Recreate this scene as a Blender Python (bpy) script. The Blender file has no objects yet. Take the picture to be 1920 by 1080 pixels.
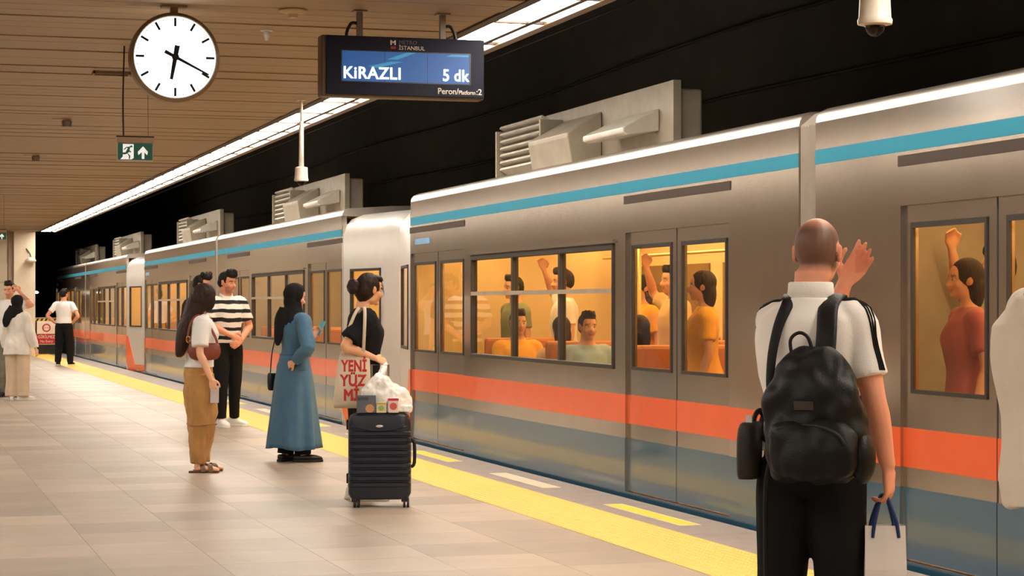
import bpy, bmesh, math, random
from mathutils import Vector, Matrix, noise
from mathutils.bvhtree import BVHTree
random.seed(7)
SC = bpy.context.scene
COL = SC.collection
R = math.radians
V = Vector

# ------------------------------------------------------------------ camera
# x across the platform (towards the train), y along the track, z up; metres
cam_d = bpy.data.cameras.new('camera')
cam = bpy.data.objects.new('camera', cam_d); COL.objects.link(cam)
cam.location = (0, 0, 1.42)
cam.rotation_euler = (R(90), 0, -math.atan(1186/3900))
cam_d.sensor_width = 36.0
cam_d.lens = 36.0*3900/1920
cam_d.shift_y = 34/1920
cam_d.clip_end = 300
SC.camera = cam

# ------------------------------------------------------------------ world, exposure
w = bpy.data.worlds.new('world'); SC.world = w; w.use_nodes = True
w.node_tree.nodes['Background'].inputs[0].default_value = (0.012, 0.011, 0.010, 1)
w.node_tree.nodes['Background'].inputs[1].default_value = 1.0
SC.view_settings.view_transform = 'Standard'
SC.view_settings.look = 'None'
SC.view_settings.gamma = 1.0
SC.view_settings.use_curve_mapping = False
SC.view_settings.exposure = 0.72
STRIP_POWER = 17.0      # radiance of the fluorescent ceiling panels
SALOON_POWER = 14.0      # radiance of the lamps inside the train

# ------------------------------------------------------------------ helpers
def lin(c):
    return tuple(((x/255)/12.92 if x/255 <= .04045 else ((x/255+.055)/1.055)**2.4) for x in c)

MATS = {}
def mat(name, rgb, rough=.6, metal=0., var=.12, scale=6., bump=0., bscale=60., coat=0., stretch=(1, 1, 1), sheen=0., spec=.5):
    if name in MATS: return MATS[name]
    m = bpy.data.materials.new(name); m.use_nodes = True
    nt = m.node_tree; b = nt.nodes['Principled BSDF']
    c = lin(rgb)
    tc = nt.nodes.new('ShaderNodeTexCoord'); mp = nt.nodes.new('ShaderNodeMapping')
    mp.inputs['Scale'].default_value = stretch
    nt.links.new(tc.outputs['Object'], mp.inputs[0])
    nz = nt.nodes.new('ShaderNodeTexNoise'); nz.inputs['Scale'].default_value = scale; nz.inputs['Detail'].default_value = 3
    nt.links.new(mp.outputs[0], nz.inputs['Vector'])
    rp = nt.nodes.new('ShaderNodeMapRange'); rp.inputs[1].default_value = .25; rp.inputs[2].default_value = .75
    rp.inputs[3].default_value = 1-var; rp.inputs[4].default_value = 1+var
    nt.links.new(nz.outputs[0], rp.inputs[0])
    mx = nt.nodes.new('ShaderNodeVectorMath'); mx.operation = 'SCALE'
    mx.inputs[0].default_value = c
    nt.links.new(rp.outputs[0], mx.inputs['Scale'])
    nt.links.new(mx.outputs[0], b.inputs['Base Color'])
    b.inputs['Roughness'].default_value = rough
    b.inputs['Metallic'].default_value = metal
    b.inputs['Coat Weight'].default_value = coat
    b.inputs['Coat Roughness'].default_value = .06
    b.inputs['Sheen Weight'].default_value = sheen
    b.inputs['Specular IOR Level'].default_value = spec
    if bump > 0:
        n2 = nt.nodes.new('ShaderNodeTexNoise'); n2.inputs['Scale'].default_value = bscale; n2.inputs['Detail'].default_value = 4
        nt.links.new(mp.outputs[0], n2.inputs['Vector'])
        bp = nt.nodes.new('ShaderNodeBump'); bp.inputs['Strength'].default_value = bump; bp.inputs['Distance'].default_value = .01
        nt.links.new(n2.outputs[0], bp.inputs['Height']); nt.links.new(bp.outputs[0], b.inputs['Normal'])
    MATS[name] = m
    return m

def emit(name, rgb, strength):
    if name in MATS: return MATS[name]
    m = bpy.data.materials.new(name); m.use_nodes = True
    b = m.node_tree.nodes['Principled BSDF']
    b.inputs['Base Color'].default_value = (*lin(rgb), 1)
    b.inputs['Emission Color'].default_value = (*lin(rgb), 1)
    b.inputs['Emission Strength'].default_value = strength
    b.inputs['Roughness'].default_value = .4
    MATS[name] = m
    return m

def glass(name, tint, refl=1.45, rough=.02):
    m = bpy.data.materials.new(name); m.use_nodes = True
    nt = m.node_tree; nt.nodes.remove(nt.nodes['Principled BSDF'])
    o = nt.nodes['Material Output']
    t = nt.nodes.new('ShaderNodeBsdfTransparent'); t.inputs[0].default_value = (*tint, 1)
    g = nt.nodes.new('ShaderNodeBsdfGlossy'); g.inputs['Roughness'].default_value = rough
    fr = nt.nodes.new('ShaderNodeFresnel'); fr.inputs[0].default_value = refl
    mx = nt.nodes.new('ShaderNodeMixShader')
    ge = nt.nodes.new('ShaderNodeNewGeometry'); iv = nt.nodes.new('ShaderNodeMath'); iv.operation = 'SUBTRACT'; iv.inputs[0].default_value = 1.0
    ml = nt.nodes.new('ShaderNodeMath'); ml.operation = 'MULTIPLY'
    nt.links.new(ge.outputs['Backfacing'], iv.inputs[1]); nt.links.new(iv.outputs[0], ml.inputs[0]); nt.links.new(fr.outputs[0], ml.inputs[1])   # the inner face of a thin pane adds no second mirror
    nt.links.new(ml.outputs[0], mx.inputs[0]); nt.links.new(t.outputs[0], mx.inputs[1]); nt.links.new(g.outputs[0], mx.inputs[2])
    nt.links.new(mx.outputs[0], o.inputs[0])
    return m

def catmull(pts, sub):
    if len(pts) < 3 or sub < 2: 
        return pts
    out = []
    for i in range(len(pts)-1):
        p0 = pts[max(i-1, 0)]; p1 = pts[i]; p2 = pts[i+1]; p3 = pts[min(i+2, len(pts)-1)]
        for j in range(sub):
            t = j/sub
            out.append(tuple(.5*((2*b)+(c-a)*t+(2*a-5*b+4*c-d)*t*t+(3*b-a-3*c+d)*t**3) for a, b, c, d in zip(p0, p1, p2, p3)))
    out.append(pts[-1])
    return out

class MB:
    """collects shapes; build() links them as one mesh object"""
    def __init__(s): s.v = []; s.f = []
    def add(s, vs, fs):
        o = len(s.v); s.v += [V(p) for p in vs]; s.f += [tuple(i+o for i in f) for f in fs]; return s
    def box(s, x0, x1, y0, y1, z0, z1, M=None):
        vs = [V((x, y, z)) for z in (z0, z1) for y in (y0, y1) for x in (x0, x1)]
        if M: vs = [M @ p for p in vs]
        return s.add(vs, [(0, 2, 3, 1), (4, 5, 7, 6), (0, 1, 5, 4), (2, 6, 7, 3), (0, 4, 6, 2), (1, 3, 7, 5)])
    def ell(s, c, r, M=None, nu=16, nv=10):
        c = V(c); vs = []
        for i in range(1, nv):
            a = math.pi*i/nv
            for j in range(nu):
                b = 2*math.pi*j/nu
                vs.append(V((r[0]*math.sin(a)*math.cos(b), r[1]*math.sin(a)*math.sin(b), r[2]*math.cos(a))))
        vs += [V((0, 0, r[2])), V((0, 0, -r[2]))]
        if M: vs = [M @ p for p in vs]
        vs = [p+c for p in vs]; t = len(vs)-2; fs = []
        for i in range(nv-2):
            for j in range(nu):
                k = (j+1) % nu
                fs.append((i*nu+j, i*nu+nu+j, i*nu+nu+k, i*nu+k))
        for j in range(nu):
            k = (j+1) % nu
            fs.append((t, j, k)); fs.append((t+1, (nv-2)*nu+k, (nv-2)*nu+j))
        return s.add(vs, fs)
    def rings(s, rings, cap=True, loop=False):
        n = len(rings[0]); vs = [p for r in rings for p in r]; fs = []
        m = len(rings)
        for i in range(m if loop else m-1):
            for j in range(n):
                k = (j+1) % n; i2 = (i+1) % m
                fs.append((i*n+j, i*n+k, i2*n+k, i2*n+j))
        if cap and not loop:
            fs.append(tuple(range(n-1, -1, -1))); fs.append(tuple(range((m-1)*n, m*n)))
        return s.add(vs, fs)
    def tube(s, pts, rad, n=12, sub=4, round_ends=False, flat=None):
        """tube through points; flat=(ref, ratio) squashes it across ref"""
        if not isinstance(rad, (list, tuple)): rad = [rad]*len(pts)
        q = catmull([(*p, r) for p, r in zip(pts, rad)], sub)
        P = [V(a[:3]) for a in q]; Rr = [max(a[3], .0005) for a in q]
        if round_ends:
            d0 = (P[0]-P[1]).normalized(); d1 = (P[-1]-P[-2]).normalized()
            P = [P[0]+d0*Rr[0]*.9, P[0]+d0*Rr[0]*.6]+P+[P[-1]+d1*Rr[-1]*.6, P[-1]+d1*Rr[-1]*.9]
            Rr = [Rr[0]*.35, Rr[0]*.75]+Rr+[Rr[-1]*.75, Rr[-1]*.35]
        t = (P[1]-P[0]).normalized()
        ref = V(flat[0]) if flat else (V((0, 0, 1)) if abs(t.z) < .9 else V((1, 0, 0)))
        a = (ref-t*ref.dot(t)).normalized()
        rings = []
        for i in range(len(P)):
            t = (P[min(i+1, len(P)-1)]-P[max(i-1, 0)]).normalized()
            a = (a-t*a.dot(t)).normalized(); b = t.cross(a)
            k = flat[1] if flat else 1
            rings.append([P[i]+a*(Rr[i]*k*math.cos(2*math.pi*j/n))+b*(Rr[i]*math.sin(2*math.pi*j/n)) for j in range(n)])
        return s.rings(rings)
    def secs(s, L, n=24, e=1.0, sub=1):
        """loft of horizontal superellipses (z, half width, half depth, x centre, y centre)"""
        L = catmull([tuple(list(a)+[0]*(5-len(a))) for a in L], sub)
        rg = []
        for z, a, b, cx, cy in L:
            r = []
            for j in range(n):
                t = 2*math.pi*j/n; c, d = math.cos(t), math.sin(t)
                r.append(V((cx+a*math.copysign(abs(c)**e, c), cy+b*math.copysign(abs(d)**e, d), z)))
            rg.append(r)
        return s.rings(rg)
    def lathe(s, prof, n=32, M=None):
        rg = [[V((r*math.cos(2*math.pi*j/n), r*math.sin(2*math.pi*j/n), z)) for j in range(n)] for r, z in prof]
        if M: rg = [[M @ p for p in r] for r in rg]
        return s.rings(rg)
    def prism(s, poly, fn0, fn1):
        n = len(poly)
        return s.rings([[V(fn0(*p)) for p in poly], [V(fn1(*p)) for p in poly]])
    def xf(s, M): s.v = [M @ p for p in s.v]; return s
    def mesh(s, name):
        me = bpy.data.meshes.new(name)
        me.from_pydata([tuple(p) for p in s.v], [], s.f)
        bm = bmesh.new(); bm.from_mesh(me); bmesh.ops.recalc_face_normals(bm, faces=bm.faces); bm.to_mesh(me); bm.free()
        return me
    def build(s, name, m, parent=None, smooth=False, bevel=0., seg=2, voxel=0., it=4, wr=None, angle=None):
        me = s.mesh(name)
        if voxel or bevel: me = modified(me, voxel, it, bevel, seg)
        if wr: wrinkle(me, *wr)
        return link(name, me, m, parent, smooth or bool(voxel), angle)

def modified(me, voxel, it, bevel, seg):
    o = bpy.data.objects.new('work', me); COL.objects.link(o)
    if bevel:
        md = o.modifiers.new('b', 'BEVEL'); md.width = bevel; md.segments = seg; md.limit_method = 'ANGLE'; md.angle_limit = R(35)
    if voxel:
        md = o.modifiers.new('r', 'REMESH'); md.mode = 'VOXEL'; md.voxel_size = voxel
        if it:
            md = o.modifiers.new('s', 'SMOOTH'); md.factor = .5; md.iterations = it
    dg = bpy.context.evaluated_depsgraph_get()
    out = bpy.data.meshes.new_from_object(o.evaluated_get(dg))
    bpy.data.objects.remove(o); bpy.data.meshes.remove(me)
    return out

def wrinkle(me, amp, fx, fz, seed=0., band=0.):
    """cloth folds: noise pushed along the normals, fx and fz are frequencies across and down"""
    nn = [n.vector.copy() for n in me.vertex_normals]
    for v, n in zip(me.vertices, nn):
        p = v.co
        q = V((p.x*fx+seed, p.y*fx, p.z*fz))
        d = noise.noise(q)+.5*noise.noise(q*2.1)
        v.co = p+n*(amp*d*(min(1, max(.12, (band-p.z)/.16)) if band else 1))
    me.update()

def link(name, me, m, parent=None, smooth=False, angle=None):
    me.name = name
    o = bpy.data.objects.new(name, me); COL.objects.link(o)
    me.materials.clear(); me.materials.append(m)
    if smooth: me.shade_smooth()
    if angle: 
        me.shade_smooth(); me.set_sharp_from_angle(angle=R(angle))
    o.parent = parent
    return o

def tag(o, label=None, cat=None, group=None, kind=None):
    if label: o['label'] = label
    if cat: o['category'] = cat
    if group: o['group'] = group
    if kind: o['kind'] = kind
    return o

def empty(name, loc=(0, 0, 0), rz=0., label=None, cat=None, group=None, kind=None, scale=1.):
    o = bpy.data.objects.new(name, None); COL.objects.link(o)
    o.location = loc; o.rotation_euler = (0, 0, rz); o.empty_display_size = .1; o.scale = (scale,)*3
    return tag(o, label, cat, group, kind)

KIDS = {}
def copy_tree(o, parent=None):
    c = o.copy(); COL.objects.link(c); c.parent = parent
    for ch in o.children: copy_tree(ch, c)
    return c

def text(body, size, m, parent, loc, rz=0., align='LEFT', name='lettering', ext=.0012, sx=1., bold=0.):
    cu = bpy.data.curves.new('t', 'FONT'); cu.body = body; cu.size = size; cu.align_x = align; cu.extrude = ext; cu.bevel_depth = bold; cu.bevel_resolution = 0
    cu.resolution_u = 4; cu.space_character = 1.06 if bold > .0015 else 1.0
    o = bpy.data.objects.new('t', cu); COL.objects.link(o)
    dg = bpy.context.evaluated_depsgraph_get()
    me = bpy.data.meshes.new_from_object(o.evaluated_get(dg))
    bpy.data.objects.remove(o); bpy.data.curves.remove(cu)
    M = Matrix.Translation(loc) @ Matrix.Rotation(rz, 4, 'Z') @ Matrix.Rotation(R(90), 4, 'X') @ Matrix.Diagonal((sx, 1, 1, 1))
    me.transform(M)
    return link(name, me, m, parent)

# ------------------------------------------------------------------ materials of the setting
def tile_mat(name, rgb, cell, var, rough, spot=.12, gx=0., gy=0.):
    m = bpy.data.materials.new(name); m.use_nodes = True; nt = m.node_tree; b = nt.nodes['Principled BSDF']
    g = nt.nodes.new('ShaderNodeNewGeometry')
    sub = nt.nodes.new('ShaderNodeVectorMath'); sub.operation = 'SUBTRACT'; sub.inputs[1].default_value = (gx, gy, 0)
    nt.links.new(g.outputs['Position'], sub.inputs[0])
    dv = nt.nodes.new('ShaderNodeVectorMath'); dv.operation = 'DIVIDE'; dv.inputs[1].default_value = (*cell, 1000)
    nt.links.new(sub.outputs[0], dv.inputs[0])
    fl = nt.nodes.new('ShaderNodeVectorMath'); fl.operation = 'FLOOR'; nt.links.new(dv.outputs[0], fl.inputs[0])
    wn = nt.nodes.new('ShaderNodeTexWhiteNoise'); nt.links.new(fl.outputs[0], wn.inputs['Vector'])
    r1 = nt.nodes.new('ShaderNodeMapRange'); r1.inputs[3].default_value = 1-var; r1.inputs[4].default_value = 1+var*.5
    nt.links.new(wn.outputs['Value'], r1.inputs[0])
    nz = nt.nodes.new('ShaderNodeTexNoise'); nz.inputs['Scale'].default_value = 2.2; nz.inputs['Detail'].default_value = 5; nz.inputs['Roughness'].default_value = .65
    nt.links.new(g.outputs['Position'], nz.inputs['Vector'])
    r2 = nt.nodes.new('ShaderNodeMapRange'); r2.inputs[1].default_value = .3; r2.inputs[2].default_value = .7
    r2.inputs[3].default_value = 1-spot; r2.inputs[4].default_value = 1+spot*.6
    nt.links.new(nz.outputs[0], r2.inputs[0])
    mu = nt.nodes.new('ShaderNodeMath'); mu.operation = 'MULTIPLY'
    nt.links.new(r1.outputs[0], mu.inputs[0]); nt.links.new(r2.outputs[0], mu.inputs[1])
    sc = nt.nodes.new('ShaderNodeVectorMath'); sc.operation = 'SCALE'; sc.inputs[0].default_value = lin(rgb)
    nt.links.new(mu.outputs[0], sc.inputs['Scale']); nt.links.new(sc.outputs[0], b.inputs['Base Color'])
    b.inputs['Roughness'].default_value = rough
    return m

M_tile = tile_mat('granite_tile', (163, 150, 137), (.6, .6), .24, .42, gx=4.19, gy=0.)
M_grout = mat('grout', (138, 126, 114), .9)
M_plank = mat('ceiling_plank', (158, 122, 82), .55, var=.16, scale=3., stretch=(.25, 14, 1), bump=.15, bscale=8)
M_coping = mat('coping_stone', (150, 138, 130), .55, var=.1, scale=9)
M_yellow = mat('tactile_yellow', (228, 192, 92), .55, var=.06, scale=14)
M_black = mat('tunnel_black', (88, 88, 82), .9, var=.15, scale=1.5)
M_dark = mat('dark_rubber', (22, 22, 23), .6)
M_wall = mat('cream_wall_panel', (194, 179, 156), .6, var=.05, scale=3)
M_wallj = mat('wall_joint', (120, 105, 88), .8)
M_lamp = emit('lamp_panel', (255, 243, 226), STRIP_POWER)
M_alu = mat('brown_aluminium', (120, 96, 72), .45, .3)
M_trough = mat('trough_brown', (62, 46, 34), .6)
M_greyal = mat('grey_aluminium', (128, 120, 110), .4, .6)
M_white = mat('white_paint', (228, 224, 216), .4)

# ------------------------------------------------------------------ platform
S_, C_ = math.sin(math.atan(1186/3900)), math.cos(math.atan(1186/3900))
def depth_u(x, y):
    d = S_*x+C_*y
    return d, (960+3900*(C_*x-S_*y)/d if d > 0 else 1e9)

floor = MB().box(-6.2, 5.27, -4, 63.6, -1.15, -.012).build('floor', M_grout); tag(floor, 'beige granite tiled metro platform floor', kind='structure')
tile_me = MB().box(-.2988, .2988, -.2988, .2988, -.012, 0).mesh('floor_tile')
far = MB(); cells = []
for i in range(17):
    for j in range(-6, 106):
        x = 4.19-.3-.6*i; y = .3+.6*j
        d, u = depth_u(x, y)
        if 9.8 < d < 22 and -120 < u < 2040: cells.append((d, x, y))
        else: far.box(x-.298, x+.298, y-.298, y+.298, -.012, 0)
cells.sort()
for n, (d, x, y) in enumerate(cells):
    if n < 300:
        o = link('floor_tile', tile_me, M_tile, floor); o.location = (x, y, 0)
    else: far.box(x-.298, x+.298, y-.298, y+.298, -.012, 0)
tag(far.build('floor_tile_field', M_tile, floor), kind='stuff')
# tactile strip: two rows of studded yellow tiles
def studs(mb, ox, oy, w, k):
    for a in range(k):
        for b in range(k):
            x = ox-w/2+(a+.5)*w/k; y = oy-w/2+(b+.5)*w/k
            vs = [(x+.016*cx, y+.016*cy, .001) for cx, cy in ((-1, -1), (1, -1), (1, 1), (-1, 1))]+[(x+.009*cx, y+.009*cy, .006) for cx, cy in ((-1, -1), (1, -1), (1, 1), (-1, 1))]
            mb.add(vs, [(0, 1, 5, 4), (1, 2, 6, 5), (2, 3, 7, 6), (3, 0, 4, 7), (4, 5, 6, 7)])
t = MB().box(-.151, .151, -.149, .149, -.012, .001); studs(t, 0, 0, .3, 6); tac_me = t.mesh('tactile_tile')
rest = MB()
for r_, x in enumerate((4.345, 4.65)):
    for j in range(-10, 211):
        y = .15+.3*j
        d, u = depth_u(x, y)
        if 9.5 < y < 48:
            o = link('tactile_tile', tac_me, M_yellow, floor); o.location = (x, y, 0)
        else: rest.box(x-.151, x+.151, y-.149, y+.149, -.012, .001)
tag(rest.build('tactile_tile_field', M_yellow, floor), kind='stuff')
cop = MB().box(4.805, 5.29, .003, .997, -.2, 0).mesh('coping_slab')
for j in range(-4, 64):
    o = link('coping_slab', cop, M_coping, floor); o.location = (0, j, 0)
M_stick = mat('yellow_sticker', (244, 214, 60), .5, var=.05)
M_stickw = mat('pale_sticker', (226, 205, 176), .5, var=.05)
M_stickb = mat('sticker_border', (232, 218, 190), .5)
WHERE = ('nearest the legs of the backpack man', 'between two yellow stickers', 'next to the navy suitcase', 'behind the navy suitcase', 'behind the bun-haired woman', 'behind the woman in the blue dress', 'behind the striped-shirt man')
for k, y in enumerate((12.55, 15.45, 18.3, 21.2, 24.1, 27.0, 29.9)):
    pale = k % 2 == 1
    s = MB().box(4.95, 5.1, y, y+1.5, 0, .0025).build('floor_sticker', M_stickb)
    q = [(5.085, y+.02), (5.085, y+1.43), (5.03, y+1.48), (4.965, y+1.48), (4.965, y+.07), (5.02, y+.02)]
    MB().prism(q, lambda a, b: (a, b, .001), lambda a, b: (a, b, .0035)).build('print', M_stickw if pale else M_stick, s)
    tag(s, ('pale faded' if pale else 'bright yellow')+' safety sticker on the platform edge '+WHERE[k], 'sticker', 'stickers along the platform edge')

# ------------------------------------------------------------------ ceiling
CZ = 3.6
ceil = MB().box(-6.2, 4.40, -4, 62.4, CZ+.02, CZ+.2).build('ceiling', mat('ceiling_void', (50, 38, 26), .9)); tag(ceil, 'timber-look planked platform ceiling', kind='structure')
pk = []
for q in range(3):
    pk.append(MB().box(-6.2, 4.40, -.144, .144, -.004*q, .03).mesh('ceiling_plank'))
y = 11.0; rest = MB()
M_planks = [mat('ceiling_plank_%d' % i, c, .5, var=.14, scale=3., stretch=(.25, 14, 1), bump=.15, bscale=8) for i, c in enumerate(((152, 126, 92), (138, 112, 80), (166, 139, 102), (114, 90, 62)))]
while y < 62.3:
    me = random.choice(pk)
    o = link('ceiling_plank', me, M_planks[0], ceil); o.location = (0, y, CZ)
    o.material_slots[0].link = 'OBJECT'; o.material_slots[0].material = random.choices(M_planks, (4, 4, 2, 2))[0]
    y += .3
for j in range(-12, 36): rest.box(-6.2, 4.40, j*.3-.144, j*.3+.144, CZ, CZ+.03)
tag(rest.build('ceiling_plank_field', M_planks[0], ceil), kind='stuff')
# light trough: wide panels, narrow panels and the fascia beside the track
def trough(x0, sgn, label, ymax, zo=0.):
    t = empty('light_trough', (x0, 0, zo), label=label, cat='light fixture')
    t.scale = (sgn, 1, 1)
    b = MB(); y0 = -3.0
    b.box(-.085, 0, y0, ymax, CZ-.016, CZ+.2).box(0, .385, y0, ymax, CZ+.06, CZ+.2)
    b.box(.254, .304, y0, ymax, CZ-.022, CZ+.06)
    b.build('housing', M_trough, t)
    MB().box(.385, .47, y0, ymax, CZ-.03, CZ+.25).build('fascia', M_alu, t)
    pw = MB().box(.004, .25, .03, 1.27, CZ-.006, CZ+.05).mesh('wide_panel')
    pn = MB().box(.308, .38, .08, 1.22, CZ-.006, CZ+.05).mesh('narrow_panel')
    dv = MB().box(0, .386, -.026, .026, CZ-.02, CZ+.05).mesh('divider')
    y = y0
    while y < ymax-1.2:
        if y > -2: 
            o = link('wide_panel', pw, M_lamp, t); o.location = (0, y, 0)
            o = link('narrow_panel', pn, M_lamp, t); o.location = (0, y, 0)
            o = link('divider', dv, M_trough, t); o.location = (0, y, 0)
        y += 1.3
    return t
trough(4.487, 1, 'long bright fluorescent light trough along the platform edge above the train', 62.0)
trough(-.6, -1, 'second fluorescent light trough hung below the planks away from the train', 62.0, -.28)

# ------------------------------------------------------------------ walls, tunnel, track
wl = MB().box(-6.4, -6.2, -4, 63.6, -.012, CZ+.2).build('wall_left', M_wall); tag(wl, 'cream side wall of the platform', kind='structure')
we = MB().box(-6.2, 4.35, 62.4, 63.2, 0, CZ+.5).build('wall_end', M_wall); tag(we, 'cream end wall of the platform', kind='structure')
for i, x in enumerate((-3.0, -.6, 1.8)):
    MB().box(x+.02, x+1.76, 62.36, 62.42, .1, 2.1).build('panel', M_wall, we); MB().box(x+.02, x+1.76, 62.36, 62.42, 2.13, CZ-.05).build('panel', M_wall, we)
MB().box(3.75, 4.36, 62.25, 62.45, 0, CZ).build('pilaster', mat('pilaster', (222, 206, 182), .6, var=.04), we)
MB().box(3.6, 3.68, 62.34, 62.42, 0, CZ).build('pipe', mat('pipe_brown', (150, 132, 110), .6), we)
wt = MB().box(9.3, 9.6, -12, 92, -1.6, 8).build('wall_tunnel', M_black); tag(wt, 'black tunnel wall behind the train', kind='structure')
wb = MB().box(4.36, 9.6, 91, 91.4, -1.6, 8).build('wall_tunnel_end', M_black); tag(wb, 'black end of the tunnel', kind='structure')
wd = MB().box(4.2, 4.36, 63.2, 91, -1.2, 8).build('wall_tunnel_side', M_black); tag(wd, kind='structure', label='black tunnel wall beyond the platform end')
ct = MB().box(4.9, 9.6, -12, 92, 6.2, 6.5).build('ceiling_tunnel', M_black); tag(ct, 'black roof over the track', kind='structure')
cf = MB().box(4.97, 5.06, -4, 63, CZ+.25, 6.2).build('wall_upstand', M_black); tag(cf, 'black upstand above the light trough', kind='structure')
tb = MB().box(5.27, 9.6, -12, 92, -1.6, -1.2).build('floor_track', M_black); tag(tb, 'dark track bed beside the platform', kind='structure')
fe = MB().box(4.36, 5.29, 63.6, 91, -1.2, -.4).build('floor_beyond', M_black); tag(fe, 'dark ledge beyond the barrier', kind='structure')
M_rail = mat('rail_steel', (90, 80, 72), .4, .8)
for x in (5.97, 7.4):
    tag(MB().box(x-.035, x+.035, -12, 90, -1.2, -1.06).build('rail', M_rail), 'steel running rail under the train '+('beside the platform' if x < 6.5 else 'beside the tunnel wall'), 'rail', 'rails under the train')
M_cable = mat('cable_dark', (52, 46, 40), .6)
for k, (x, z) in enumerate(((9.2, 4.5), (9.2, 3.75))):
    c = MB(); c.tube([(x, yy, z+.05*math.sin(yy*.35)) for yy in range(-6, 90, 4)], .02, n=6, sub=3)
    tag(c.build('wall_cable', M_cable, smooth=True), 'thin %s cable running along the black tunnel wall' % ('upper', 'lower')[k], 'cable')
tag(MB().tube([(6.7, -8, 4.25), (6.7, 90, 4.25)], .012, n=6).build('contact_wire', M_cable), 'overhead contact wire above the train roofs', 'wire')

# ------------------------------------------------------------------ the train
M_steel = mat('brushed_steel', (196, 183, 169), .17, .95, var=.05, scale=2., stretch=(1, 3, .4))
M_steelp = mat('door_steel', (190, 178, 164), .2, .95, var=.05, scale=2., stretch=(1, 3, .4))
M_roofp = mat('roof_steel', (200, 190, 180), .3, 1., var=.04)
M_cabp = mat('cab_paint', (214, 210, 206), .28, .35, var=.03)
M_orange = mat('orange_paint', (236, 96, 38), .35, var=.04, coat=.35)
M_blue = mat('blue_paint', (44, 92, 120), .28, var=.05, coat=.6, spec=.4)
M_teal = mat('teal_paint', (40, 134, 162), .55, var=.04, spec=.25)
M_frame = mat('window_rubber', (44, 38, 34), .5)
M_slot = mat('door_track_brown', (62, 48, 40), .5)
M_lining = mat('cream_lining', (226, 200, 150), .5, var=.04)
M_seat = mat('seat_orange', (196, 120, 60), .5)
M_pole = mat('pole_yellow', (224, 190, 120), .3, .3)
M_inlamp = emit('saloon_lamp', (255, 214, 146), SALOON_POWER)
M_pane = glass('train_glass', (.9, .86, .78))
M_acbox = mat('ac_grey', (156, 146, 130), .5, .1)
M_louv = mat('ac_louver', (205, 198, 186), .4, .3)
TX = 5.36

car = empty('metro_car', (TX, 11.5, -1.06))
D = 1.06      # platform level above the wheel base of the car
def P(name, mb, m, parent=car, **k):
    mb.xf(Matrix.Translation((0, 0, D)))
    return mb.build(name, m, parent, **k)

def B(*boxes):
    m = MB()
    for b in boxes:
        x0, x1, a, c, z0, z1 = b
        m.box(x0, x1, min(a, c), max(a, c), z0, z1)
    return m

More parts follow.
